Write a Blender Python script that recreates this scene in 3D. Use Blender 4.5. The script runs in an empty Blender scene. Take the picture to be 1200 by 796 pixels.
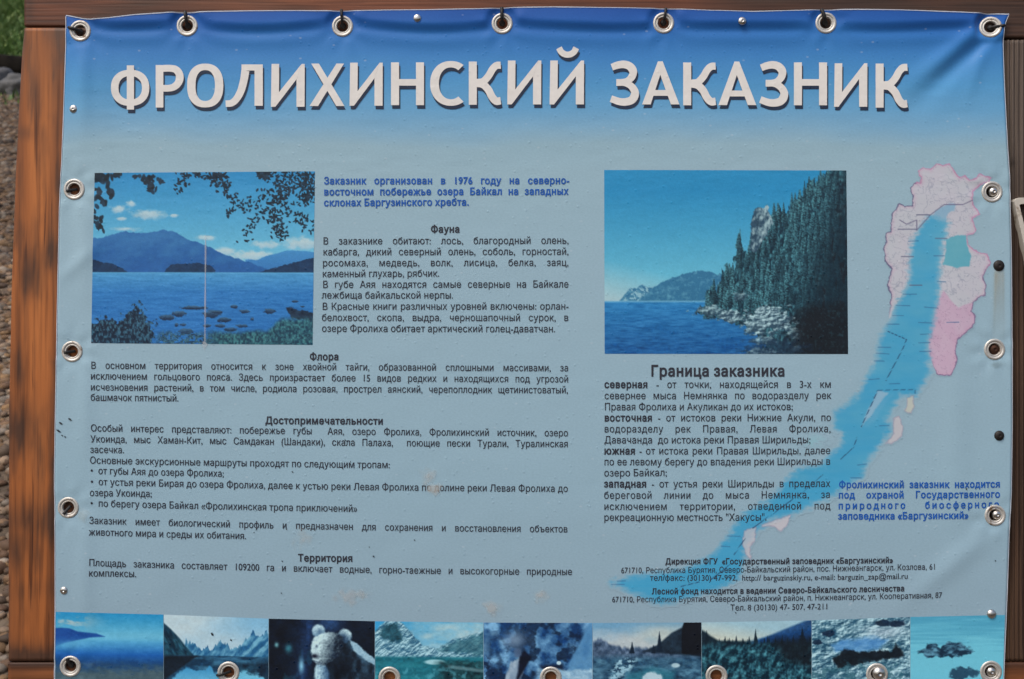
import bpy, bmesh, math
import numpy as np
from mathutils import Vector, Matrix

# ------------------------------------------------------------------ camera, sky, light
S = 0.0012                 # metres per unit of the banner's own print grid
ZC = 1.5                   # height of the middle of the sign
CAMD = 1.6
scene = bpy.context.scene
COL = scene.collection

cam = bpy.data.cameras.new('camera')
cam.lens = 40.0; cam.sensor_width = 36.0; cam.clip_start = 0.05; cam.clip_end = 500
cam.dof.use_dof = True; cam.dof.focus_distance = CAMD; cam.dof.aperture_fstop = 9.0
cam_o = bpy.data.objects.new('camera', cam); COL.objects.link(cam_o)
cam_o.location = (0, -CAMD, ZC); cam_o.rotation_euler = (math.radians(90), 0, 0)
scene.camera = cam_o

SUN_EL, SUN_AZ = math.radians(52), math.radians(-38)      # azimuth measured from straight behind the camera, towards the left
world = bpy.data.worlds.new('World'); scene.world = world; world.use_nodes = True
wn = world.node_tree; wn.nodes.clear()
sky = wn.nodes.new('ShaderNodeTexSky'); sky.sky_type = 'NISHITA'; sky.sun_disc = False
sky.sun_elevation = SUN_EL; sky.sun_rotation = math.radians(180) - SUN_AZ
sky.air_density = 1.0; sky.dust_density = 4.0; sky.ozone_density = 0.6
bg = wn.nodes.new('ShaderNodeBackground'); bg.inputs['Strength'].default_value = 0.13
wo = wn.nodes.new('ShaderNodeOutputWorld')
wn.links.new(sky.outputs[0], bg.inputs[0]); wn.links.new(bg.outputs[0], wo.inputs[0])
sun = bpy.data.lights.new('sun', 'SUN'); sun.energy = 1.2; sun.angle = math.radians(25); sun.color = (1, .97, .93)
sun_o = bpy.data.objects.new('sun', sun); COL.objects.link(sun_o)
sd = Vector((math.sin(SUN_AZ) * math.cos(SUN_EL), -math.cos(SUN_AZ) * math.cos(SUN_EL), math.sin(SUN_EL)))
sun_o.rotation_euler = (-sd).to_track_quat('-Z', 'Y').to_euler(); sun_o.location = sd * 20

vs = scene.view_settings
scene.display_settings.display_device = 'sRGB'
vs.view_transform = 'Standard'; vs.look = 'None'; vs.exposure = 0.22; vs.gamma = 1.0; vs.use_curve_mapping = False

# ------------------------------------------------------------------ helpers
rng = np.random.default_rng(7)
def lin(c):
    c = np.asarray(c, float) / 255.0
    return np.where(c <= .04045, c / 12.92, ((c + .055) / 1.055) ** 2.4)
PK = 1.0                    # print reflectance for a given printed tone
def ink(c):
    return tuple(np.clip(lin(c) * PK, 0, .9)) + (1.0,)
def sstep(a, b, x):
    t = np.clip((x - a) / (b - a), 0, 1); return t * t * (3 - 2 * t)
def vnoise(x, y, seed=0):
    r = np.random.default_rng(seed + 1000).random((256, 256))
    xi = np.floor(x).astype(int); yi = np.floor(y).astype(int)
    fx = x - xi; fy = y - yi; fx = fx * fx * (3 - 2 * fx); fy = fy * fy * (3 - 2 * fy)
    a = r[yi % 256, xi % 256]; b = r[yi % 256, (xi + 1) % 256]
    c = r[(yi + 1) % 256, xi % 256]; d = r[(yi + 1) % 256, (xi + 1) % 256]
    return (a * (1 - fx) + b * fx) * (1 - fy) + (c * (1 - fx) + d * fx) * fy
def fbm(x, y, seed=0, oct=4):
    x = np.asarray(x, float); y = np.asarray(y, float)
    v = 0; a = .5; n = 0
    for i in range(oct):
        v = v + a * vnoise(x * 2 ** i + 17.3 * i, y * 2 ** i + 5.1 * i, seed + i * 7); n += a; a *= .5
    return v / n
def inpoly(x, y, poly):
    p = np.asarray(poly, float); ins = np.zeros(x.shape, bool); j = len(p) - 1
    for i in range(len(p)):
        xi, yi = p[i]; xj, yj = p[j]
        if yi != yj:
            c = ((yi > y) != (yj > y)) & (x < (xj - xi) * (y - yi) / (yj - yi) + xi)
            ins ^= c
        j = i
    return ins
def polydist(x, y, poly, closed=True):
    p = np.asarray(poly, float); d = np.full(x.shape, 1e9)
    n = len(p) if closed else len(p) - 1
    for i in range(n):
        a = p[i]; b = p[(i + 1) % len(p)]; ab = b - a; L = max(1e-9, ab @ ab)
        t = np.clip(((x - a[0]) * ab[0] + (y - a[1]) * ab[1]) / L, 0, 1)
        d = np.minimum(d, np.hypot(x - a[0] - t * ab[0], y - a[1] - t * ab[1]))
    return d
def sdf(x, y, poly):
    d = polydist(x, y, poly); return np.where(inpoly(x, y, poly), d, -d)

def mesh_obj(name, verts, faces, mats=(), parent=None, smooth=False):
    me = bpy.data.meshes.new(name)
    me.from_pydata([tuple(v) for v in verts], [], [tuple(f) for f in faces]); me.update()
    for m in mats: me.materials.append(m)
    if smooth: me.polygons.foreach_set('use_smooth', [True] * len(me.polygons))
    o = bpy.data.objects.new(name, me); COL.objects.link(o)
    if parent: o.parent = parent
    return o
def fast_mesh(name, co, quads, mats=(), parent=None, smooth=True):
    """large meshes straight from numpy; quads = (n, k) index array"""
    me = bpy.data.meshes.new(name); n, k = quads.shape
    me.vertices.add(len(co)); me.vertices.foreach_set('co', np.asarray(co, np.float32).ravel())
    me.loops.add(n * k); me.loops.foreach_set('vertex_index', quads.astype(np.int32).ravel())
    me.polygons.add(n); me.polygons.foreach_set('loop_start', np.arange(0, n * k, k, dtype=np.int32))
    me.polygons.foreach_set('use_smooth', np.full(n, smooth))
    me.update(calc_edges=True); me.validate()
    for m in mats: me.materials.append(m)
    o = bpy.data.objects.new(name, me); COL.objects.link(o)
    if parent: o.parent = parent
    return o
def set_uv(o, px, py):
    me = o.data; uv = me.uv_layers.new(name='print')
    vi = np.empty(len(me.loops), np.int32); me.loops.foreach_get('vertex_index', vi)
    a = np.stack([px[vi] / 1200.0, 1 - py[vi] / 796.0], 1).astype(np.float32)
    uv.data.foreach_set('uv', a.ravel())
def set_col(o, rgb, alpha=None, name='paint'):
    me = o.data; at = me.color_attributes.new(name, 'FLOAT_COLOR', 'POINT')
    a = np.ones((len(me.vertices), 4), np.float32); a[:, :3] = rgb
    if alpha is not None: a[:, 3] = alpha
    at.data.foreach_set('color', a.ravel())
def tag(o, label=None, cat=None, group=None, kind=None):
    if label: o['label'] = label
    if cat: o['category'] = cat
    if group: o['group'] = group
    if kind: o['kind'] = kind
    return o
def empty(name, loc=(0, 0, 0)):
    o = bpy.data.objects.new(name, None); COL.objects.link(o); o.location = loc; o.empty_display_size = .05; return o
def child(o, root):
    o.parent = root; o.matrix_parent_inverse = Matrix.Translation(root.location).inverted(); return o

# ------------------------------------------------------------------ materials
def mat(name):
    m = bpy.data.materials.new(name); m.use_nodes = True
    return m, m.node_tree.nodes, m.node_tree.links, m.node_tree.nodes['Principled BSDF']
def ramp(nodes, stops, interp='LINEAR'):
    r = nodes.new('ShaderNodeValToRGB'); r.color_ramp.interpolation = interp
    e = r.color_ramp.elements
    while len(e) < len(stops): e.new(.5)
    for i, (p, c) in enumerate(stops): e[i].position = p; e[i].color = c
    return r

# print ground of the banner: blue at the top fading to a pale grey blue
SHEET = [(0, (30, 80, 164)), (24, (36, 98, 180)), (40, (48, 119, 193)), (64, (63, 135, 202)), (100, (85, 157, 209)), (128, (107, 169, 211)),
         (150, (130, 178, 208)), (172, (152, 186, 201)), (200, (156, 188, 202)), (320, (156, 187, 202)),
         (560, (152, 184, 200)), (796, (146, 173, 189))]
def sheet_group():
    g = bpy.data.node_groups.new('printed ground', 'ShaderNodeTree')
    g.interface.new_socket('Color', in_out='OUTPUT', socket_type='NodeSocketColor')
    N, L = g.nodes, g.links
    uv = N.new('ShaderNodeUVMap'); uv.uv_map = 'print'
    sp = N.new('ShaderNodeSeparateXYZ'); L.new(uv.outputs[0], sp.inputs[0])
    inv = N.new('ShaderNodeMath'); inv.operation = 'SUBTRACT'; inv.inputs[0].default_value = 1.0; L.new(sp.outputs[1], inv.inputs[1])
    # very slight banding of the print, uneven ink
    n = N.new('ShaderNodeTexNoise'); n.inputs['Scale'].default_value = 7; n.inputs['Detail'].default_value = 3
    L.new(uv.outputs[0], n.inputs['Vector'])
    ad = N.new('ShaderNodeMath'); ad.operation = 'MULTIPLY_ADD'; ad.inputs[1].default_value = .03; L.new(n.outputs[0], ad.inputs[0])
    sb = N.new('ShaderNodeMath'); sb.operation = 'SUBTRACT'; sb.inputs[1].default_value = .015; L.new(inv.outputs[0], sb.inputs[0])
    L.new(sb.outputs[0], ad.inputs[2])
    r = ramp(N, [(y / 796, ink(c)) for y, c in SHEET]); L.new(ad.outputs[0], r.inputs[0])
    n2 = N.new('ShaderNodeTexNoise'); n2.inputs['Scale'].default_value = 420; n2.inputs['Detail'].default_value = 2
    L.new(uv.outputs[0], n2.inputs['Vector'])
    mr = N.new('ShaderNodeMapRange'); mr.inputs[3].default_value = .90; mr.inputs[4].default_value = 1.10; L.new(n2.outputs[0], mr.inputs[0])
    mx = N.new('ShaderNodeVectorMath'); mx.operation = 'SCALE'; L.new(r.outputs[0], mx.inputs[0]); L.new(mr.outputs[0], mx.inputs['Scale'])
    # dried water marks: sparse pale spots
    vo = N.new('ShaderNodeTexVoronoi'); vo.inputs['Scale'].default_value = 95; L.new(uv.outputs[0], vo.inputs['Vector'])
    rr = ramp(N, [(0, (1, 1, 1, 1)), (.10, (.6, .6, .6, 1)), (.17, (0, 0, 0, 1))]); L.new(vo.outputs['Distance'], rr.inputs[0])
    vc = N.new('ShaderNodeSeparateColor'); L.new(vo.outputs['Color'], vc.inputs[0])
    gt = N.new('ShaderNodeMath'); gt.operation = 'GREATER_THAN'; gt.inputs[1].default_value = .80; L.new(vc.outputs[0], gt.inputs[0])
    mu = N.new('ShaderNodeMath'); mu.operation = 'MULTIPLY'; L.new(rr.outputs[0], mu.inputs[0]); L.new(gt.outputs[0], mu.inputs[1])
    mu2 = N.new('ShaderNodeMath'); mu2.operation = 'MULTIPLY'; mu2.inputs[1].default_value = .30; L.new(mu.outputs[0], mu2.inputs[0])
    fm = N.new('ShaderNodeMix'); fm.data_type = 'RGBA'; L.new(mu2.outputs[0], fm.inputs[0]); L.new(mx.outputs[0], fm.inputs[6])
    fm.inputs[7].default_value = ink((205, 215, 222))
    out = N.new('NodeGroupOutput'); L.new(fm.outputs[2], out.inputs[0])
    return g
SG = sheet_group()
def vinyl_bump(N, L, P, strength=.14):
    """weave of the banner cloth and rain drops standing on it"""
    tc = N.new('ShaderNodeTexCoord')
    n = N.new('ShaderNodeTexNoise'); n.inputs['Scale'].default_value = 260; n.inputs['Detail'].default_value = 3; L.new(tc.outputs['Object'], n.inputs['Vector'])
    b = N.new('ShaderNodeBump'); b.inputs['Strength'].default_value = strength; b.inputs['Distance'].default_value = .0008; L.new(n.outputs[0], b.inputs['Height'])
    vo = N.new('ShaderNodeTexVoronoi'); vo.inputs['Scale'].default_value = 75; L.new(tc.outputs['Object'], vo.inputs['Vector'])
    rr = ramp(N, [(0, (1, 1, 1, 1)), (.09, (.75, .75, .75, 1)), (.16, (0, 0, 0, 1))]); L.new(vo.outputs['Distance'], rr.inputs[0])
    vc = N.new('ShaderNodeSeparateColor'); L.new(vo.outputs['Color'], vc.inputs[0])
    gt = N.new('ShaderNodeMath'); gt.operation = 'GREATER_THAN'; gt.inputs[1].default_value = .68; L.new(vc.outputs[1], gt.inputs[0])
    mu = N.new('ShaderNodeMath'); mu.operation = 'MULTIPLY'; L.new(rr.outputs[0], mu.inputs[0]); L.new(gt.outputs[0], mu.inputs[1])
    b2 = N.new('ShaderNodeBump'); b2.inputs['Strength'].default_value = .22; b2.inputs['Distance'].default_value = .0012
    L.new(mu.outputs[0], b2.inputs['Height']); L.new(b.outputs[0], b2.inputs['Normal'])
    L.new(b2.outputs[0], P.inputs['Normal'])
    ro = N.new('ShaderNodeMapRange'); ro.inputs[3].default_value = .46; ro.inputs[4].default_value = .12; L.new(mu.outputs[0], ro.inputs[0])
    L.new(ro.outputs[0], P.inputs['Roughness'])
    P.inputs['Specular IOR Level'].default_value = .35
def m_sheet():
    m, N, L, P = mat('printed vinyl'); g = N.new('ShaderNodeGroup'); g.node_tree = SG
    L.new(g.outputs[0], P.inputs['Base Color']); vinyl_bump(N, L, P); return m
def m_paint(name, over_ground):
    m, N, L, P = mat(name); a = N.new('ShaderNodeAttribute'); a.attribute_name = 'paint'
    if over_ground:
        g = N.new('ShaderNodeGroup'); g.node_tree = SG
        mx = N.new('ShaderNodeMix'); mx.data_type = 'RGBA'; L.new(a.outputs['Alpha'], mx.inputs[0])
        L.new(g.outputs[0], mx.inputs[6]); L.new(a.outputs['Color'], mx.inputs[7]); L.new(mx.outputs[2], P.inputs['Base Color'])
    else:
        L.new(a.outputs['Color'], P.inputs['Base Color'])
    vinyl_bump(N, L, P); return m
def m_stain():
    m, N, L, P = mat('dried stain'); a = N.new('ShaderNodeAttribute'); a.attribute_name = 'paint'
    L.new(a.outputs['Color'], P.inputs['Base Color']); L.new(a.outputs['Alpha'], P.inputs['Alpha']); P.inputs['Roughness'].default_value = .6
    return m
def m_ink(name, c, var=.15):
    m, N, L, P = mat(name)
    tc = N.new('ShaderNodeTexCoord'); n = N.new('ShaderNodeTexNoise'); n.inputs['Scale'].default_value = 160; n.inputs['Detail'].default_value = 3
    L.new(tc.outputs['Object'], n.inputs['Vector'])
    c = np.array(ink(c)[:3])
    r = ramp(N, [(.3, tuple(c * (1 - var)) + (1,)), (.7, tuple(c * (1 + var)) + (1,))]); L.new(n.outputs[0], r.inputs[0])
    L.new(r.outputs[0], P.inputs['Base Color']); vinyl_bump(N, L, P); return m
def m_metal(name, c, rough=.35, metal=1.0, rust=0.0, rustc=(.10, .035, .012)):
    m, N, L, P = mat(name); tc = N.new('ShaderNodeTexCoord')
    n = N.new('ShaderNodeTexNoise'); n.inputs['Scale'].default_value = 90; n.inputs['Detail'].default_value = 4; L.new(tc.outputs['Object'], n.inputs['Vector'])
    r = ramp(N, [(max(0., .62 - rust), tuple(c) + (1,)), (min(1., .72 - rust * .6), tuple(rustc) + (1,))]); L.new(n.outputs[0], r.inputs[0])
    L.new(r.outputs[0], P.inputs['Base Color'])
    P.inputs['Metallic'].default_value = metal
    mr = N.new('ShaderNodeMapRange'); mr.inputs[3].default_value = rough * .7; mr.inputs[4].default_value = rough * 1.5; L.new(n.outputs[0], mr.inputs[0])
    L.new(mr.outputs[0], P.inputs['Roughness'])
    b = N.new('ShaderNodeBump'); b.inputs['Strength'].default_value = .15; b.inputs['Distance'].default_value = .0006
    L.new(n.outputs[0], b.inputs['Height']); L.new(b.outputs[0], P.inputs['Normal']); return m
def m_wood(name, axis, light, mid, dark, fine=1.0, rings=.5):
    """axis 0: grain along x, 2: grain along z; the 'paint' attribute holds scorched, greyed or shade-painted patches"""
    m, N, L, P = mat(name); tc = N.new('ShaderNodeTexCoord')
    def stretched(k, across, along, detail, dist=0.):
        mp = N.new('ShaderNodeMapping'); s = [across] * 3; s[axis] = along; mp.inputs['Scale'].default_value = s
        L.new(tc.outputs['Object'], mp.inputs['Vector'])
        n = N.new('ShaderNodeTexNoise'); n.inputs['Scale'].default_value = k; n.inputs['Detail'].default_value = detail; n.inputs['Distortion'].default_value = dist
        L.new(mp.outputs[0], n.inputs['Vector']); return n
    a = stretched(1, 26, 2.2, 4, .6); b = stretched(1, 190 * fine, 6, 3); c = stretched(1, 120, 4.5, 4, .4)
    r = ramp(N, [(.25, dark + (1,)), (.48, mid + (1,)), (.70, light + (1,))]); L.new(a.outputs[0], r.inputs[0])
    rb = ramp(N, [(.30, (.45, .40, .36, 1)), (.50, (1, 1, 1, 1)), (.75, (1.12, 1.1, 1.05, 1))]); L.new(b.outputs[0], rb.inputs[0])
    m1 = N.new('ShaderNodeMix'); m1.data_type = 'RGBA'; m1.blend_type = 'MULTIPLY'; m1.inputs[0].default_value = rings
    L.new(r.outputs[0], m1.inputs[6]); L.new(rb.outputs[0], m1.inputs[7])
    rc = ramp(N, [(.31, (.22, .17, .15, 1)), (.38, (1, 1, 1, 1))]); L.new(c.outputs[0], rc.inputs[0])     # small dark flecks
    m2 = N.new('ShaderNodeMix'); m2.data_type = 'RGBA'; m2.blend_type = 'MULTIPLY'; m2.inputs[0].default_value = .8
    L.new(m1.outputs[2], m2.inputs[6]); L.new(rc.outputs[0], m2.inputs[7])
    at = N.new('ShaderNodeAttribute'); at.attribute_name = 'paint'
    m3 = N.new('ShaderNodeMix'); m3.data_type = 'RGBA'; L.new(at.outputs['Alpha'], m3.inputs[0])
    L.new(m2.outputs[2], m3.inputs[6])
    m4 = N.new('ShaderNodeMix'); m4.data_type = 'RGBA'; m4.blend_type = 'MULTIPLY'; m4.inputs[0].default_value = .6
    L.new(at.outputs['Color'], m4.inputs[6]); L.new(rb.outputs[0], m4.inputs[7]); L.new(m4.outputs[2], m3.inputs[7])
    L.new(m3.outputs[2], P.inputs['Base Color'])
    P.inputs['Roughness'].default_value = .55; P.inputs['Specular IOR Level'].default_value = .35
    bp = N.new('ShaderNodeBump'); bp.inputs['Strength'].default_value = .5; bp.inputs['Distance'].default_value = .0012
    L.new(b.outputs[0], bp.inputs['Height']); L.new(bp.outputs[0], P.inputs['Normal']); return m

M_sheet = m_sheet(); M_photo = m_paint('printed photograph', False); M_map = m_paint('printed map', True); M_stain = m_stain()
M_text = m_ink('black ink', (50, 52, 62)); M_blue = m_ink('blue ink', (30, 90, 174)); M_title = m_ink('white ink', (233, 229, 223), .03)
M_tshadow = m_ink('dark blue ink', (36, 50, 74))
M_edge = m_ink('white vinyl edge', (198, 204, 214), .05)
M_eye = m_metal('nickel eyelet', (.60, .575, .53), .50, .65, .03, (.25, .17, .11))
M_steel = m_metal('zinc screw', (.60, .58, .55), .30, 1.0, .0)
M_rust = m_metal('rusty screw', (.16, .07, .04), .6, .5, .3, (.05, .02, .01))
M_black = m_metal('black screw', (.018, .014, .012), .5, .3, 0., (.03, .015, .01))
M_tie = m_metal('black plastic tie', (.012, .011, .012), .5, 0., 0., (.02, .018, .016))
M_post = m_wood('scorched orange pine', 2, (.52, .175, .045), (.38, .12, .03), (.17, .056, .018), 1.0, .8)
M_rail = m_wood('red brown pine', 0, (.34, .12, .052), (.21, .07, .032), (.08, .03, .016), 1.4, .95)
M_deck = m_wood('decking with painted shade', 2, (.10, .055, .032), (.062, .033, .02), (.03, .017, .011), 1.2, .8)  # dark brown base carries painted shade of the lower post

# ------------------------------------------------------------------ the wooden frame
def interp(pts):
    p = np.array(pts, float); return lambda v: np.interp(v, p[:, 0], p[:, 1])
FRONT = 0.007          # front face of the frame behind the banner (world y)
def beam(name, material, parent, along, lo, hi, e0, e1, depth, r=4.0, groove=None, char_shade=None, step=4.0):
    """along 'z': runs from row lo to hi, edges e0(row), e1(row); along 'x': columns. r = rounded arris in print units"""
    n = int((hi - lo) / step) + 1; T = np.linspace(lo, hi, n)
    w = 1.0
    # cross-section: parameter across 0..1 with rounded corners, list of (fraction-or-offset, depth)
    prof = []
    for k in range(5):
        a = math.pi / 2 * k / 4; prof.append(('a', r * (1 - math.sin(a + 0)) if False else r * (1 - math.cos(math.pi / 2 - a)), r * (1 - math.sin(a))))
    front0 = [(r * (1 - math.sin(math.pi / 2 * k / 4)), 0) for k in range(0)]
    sec = []       # (t0 offset from e0, t1 offset from e1 (None), frac, depth units)
    for k in range(5):
        a = math.pi / 2 * k / 4; sec.append((0, r * (1 - math.cos(a)), r * (1 - math.sin(a))))
    m = 260 if groove else 40
    for k in range(1, m): sec.append((2, k / m, 0))
    for k in range(5):
        a = math.pi / 2 * (1 - k / 4); sec.append((1, r * (1 - math.cos(a)), r * (1 - math.sin(a))))
    D = depth / S
    sec += [(1, 0, D - r), (1, r, D), (0, r, D), (0, 0, D - r)]
    V = []; PX = []; PY = []
    for t in T:
        a, b = float(e0(t)), float(e1(t))
        for typ, q, d in sec:
            p = a + q if typ == 0 else (b - q if typ == 1 else a + r + (b - a - 2 * r) * q)
            dd = d
            if groove and typ == 2: dd = groove(p)
            px, py = (p, t) if along == 'z' else (t, p)
            V.append(((px - 600) * S, FRONT + dd * S, ZC - (py - 398) * S)); PX.append(px); PY.append(py)
    k = len(sec); F = []
    for i in range(n - 1):
        for j in range(k):
            f = (i * k + j, i * k + (j + 1) % k, (i + 1) * k + (j + 1) % k, (i + 1) * k + j)
            F.append(f if along == 'x' else f[::-1])
    F.append(tuple(range(k))); F.append(tuple((n - 1) * k + j for j in range(k)))
    o = mesh_obj(name, V, F, [material], None, True)
    bm = bmesh.new(); bm.from_mesh(o.data); bmesh.ops.recalc_face_normals(bm, faces=bm.faces[:]); bm.to_mesh(o.data); bm.free()
    for p in o.data.polygons:
        if len(p.vertices) > 4: p.use_smooth = False
    PX = np.array(PX); PY = np.array(PY)
    col, al = char_shade(PX, PY) if char_shade else (np.zeros((len(PX), 3)), np.zeros(len(PX)))
    set_col(o, col, al); child(o, parent); return o

frame = empty('wooden_frame', (0, .03, .25))
tag(frame, 'scorched brown timber frame that the blue banner is fastened to', 'sign frame')
postL = interp([(-60, 26), (30, 25.5), (60, 22.5), (130, 18.6), (200, 15), (340, 10), (480, 7.2), (640, 6.6), (796, 6.6), (1500, 8)])
def char_tone_post(x, y):
    n = fbm(x / 14, y / 60, 3, 4); n2 = fbm(x / 15, y / 55, 5, 4)
    a = np.zeros_like(x)
    for cx, cy, rx, ry, s in [(30, 505, 24, 34, .7), (38, 612, 34, 24, .72), (24, 640, 22, 30, .6), (35, 778, 60, 18, 1.3), (45, 785, 40, 8, 1.4), (36, 98, 9, 45, .5),
                              (32, 320, 11, 28, .5), (56, 300, 8, 22, .6), (28, 155, 9, 9, .6), (45, 690, 30, 14, .25), (20, 430, 8, 26, .5)]:
        a = np.maximum(a, s * np.exp(-((x - cx) / rx) ** 2 - ((y - cy) / ry) ** 2))
    a = a * (.35 + 1.3 * n) + .85 * sstep(51, 65, x) * (.35 + .9 * n) * np.where(y > 420, 1.0, .6) + .45 * np.exp(-((x - postL(y)) / 4.0) ** 2) * (.3 + n)  # also darker along the banner side and the outer edge
    n3 = fbm(x / 3.5, y / 70, 7, 3); a = np.clip(a + .32 * sstep(.50, .76, n2) + .30 * sstep(.56, .76, n3) - .05, 0, .92)
    g = fbm(x / 10, y / 80, 9, 3)[:, None]
    col = np.array([.040, .020, .013]) * (1 - g) + np.array([.075, .036, .022]) * g
    top = np.exp(-np.abs(y - 40) / 75.)[:, None]                      # greyed wood by the top joint
    col = col * (1 - top) + np.array([.11, .062, .042]) * top
    return col, np.clip(a + .75 * top[:, 0] * n, 0, .95)
o = beam('post', M_post, frame, 'z', 31.2, 776.5, postL, lambda t: 112., .045, 3.0, None, char_tone_post); o['label'] = 'orange scorched left post'
beam('post', M_post, frame, 'z', 797.5, 1580, postL, lambda t: 112., .045, 3.0, None, char_tone_post, 14)
def char_shade_rail(x, y):
    n = fbm(x / 90, y / 9, 21, 4); w = fbm(x / 260, y / 40, 25, 3)
    a = np.clip(.02 + 1.0 * sstep(.42, .62, w) * n + .75 * sstep(680, 1000, x) + .9 * np.exp(-((x - 27) / 9.) ** 2) + .55 * sstep(12, 30, y), 0, .93)  # darkening to the right and lower edge is shade painted over the char
    hot = np.exp(-((x - 560) / 150.) ** 2) + np.exp(-((x - 740) / 60.) ** 2) + .8 * np.exp(-((x - 60) / 45.) ** 2)
    a = np.clip(a - .75 * hot, 0, 1)
    col = np.array([.055, .032, .022]) * np.ones((len(x), 1)) * (.7 + .6 * n[:, None]); return col, a
o = beam('rail', M_rail, frame, 'x', 26, 1262, lambda t: -95. + 0 * t, lambda t: np.interp(t, [26, 1200], [29.4, 43]), .045, 3.0, None, char_shade_rail); o['label'] = 'reddish brown top rail'
def char_low(x, y):
    n = fbm(x / 60, y / 10, 31, 4); return np.array([.045, .022, .014]) * np.ones((len(x), 1)), np.clip(.25 + n * .5 + .9 * np.exp(-((y - 778) / 6.) ** 2), 0, .9)
M_low = m_wood('bottom rail pine', 0, (.52, .18, .05), (.37, .12, .035), (.17, .055, .018), 1.2, .6)
beam('rail', M_low, frame, 'x', 7, 1262, lambda t: 778., lambda t: 895., .045, 3.0, None, char_low)
GW = 5.6
def groove(p):
    q = ((p - 1120) % GW) / GW; return 2.2 * (0.5 + 0.5 * math.cos(2 * math.pi * q)) ** 1.5
def grey_shade_deck(x, y):
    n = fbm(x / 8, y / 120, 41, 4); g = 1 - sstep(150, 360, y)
    grey = np.array([.135, .105, .085]); br = np.array([.020, .012, .009]); col = grey * g[:, None] + br * (1 - g[:, None])  # weathered grey above; shade over the lower post painted in as dark brown
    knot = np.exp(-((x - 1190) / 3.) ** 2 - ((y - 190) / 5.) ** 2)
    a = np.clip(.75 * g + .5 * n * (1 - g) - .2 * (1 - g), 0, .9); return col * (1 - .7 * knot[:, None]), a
o = beam('post', M_deck, frame, 'z', 45.2, 776.5, lambda t: 1122., lambda t: 1262., .030, 2.0, groove, grey_shade_deck); o['label'] = 'dark grooved right post'
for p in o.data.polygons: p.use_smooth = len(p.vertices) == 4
beam('post', M_deck, frame, 'z', 897.5, 1580, lambda t: 1122., lambda t: 1262., .030, 2.0, None, grey_shade_deck, 14)

# ------------------------------------------------------------------ the banner
EYES = [(95, 37), (219.5, 30.5), (401.5, 31), (588.5, 28), (777.5, 27.5), (967.5, 27.5), (1160.5, 32),
        (87, 222), (84.5, 412), (80, 595), (82.5, 781),
        (1162.5, 225), (1165.5, 409.5), (1166, 604),
        (268, 788), (456.5, 794), (645.5, 794), (839.5, 792), (1027.5, 790), (1161, 787)]
TOPX = [e[0] for e in EYES[:7]]
EYE_TILT = {6: (.22, -.08)}
def relief(x, y):
    x = np.asarray(x, float); y = np.asarray(y, float); f = cloth(x, y)
    for k, (ex, ey) in enumerate(EYES):
        near = (np.abs(x - ex) < 24) & (np.abs(y - ey) < 24)
        if not np.any(near): continue
        w = (1 - sstep(12.5, 22, np.hypot(x - ex, y - ey))) * near; tx, ty = EYE_TILT.get(k, (0., 0.))
        f = f * (1 - w) + (float(cloth(ex, ey)) + (tx * (x - ex) - ty * (y - ey)) * S) * w
    return f
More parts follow.
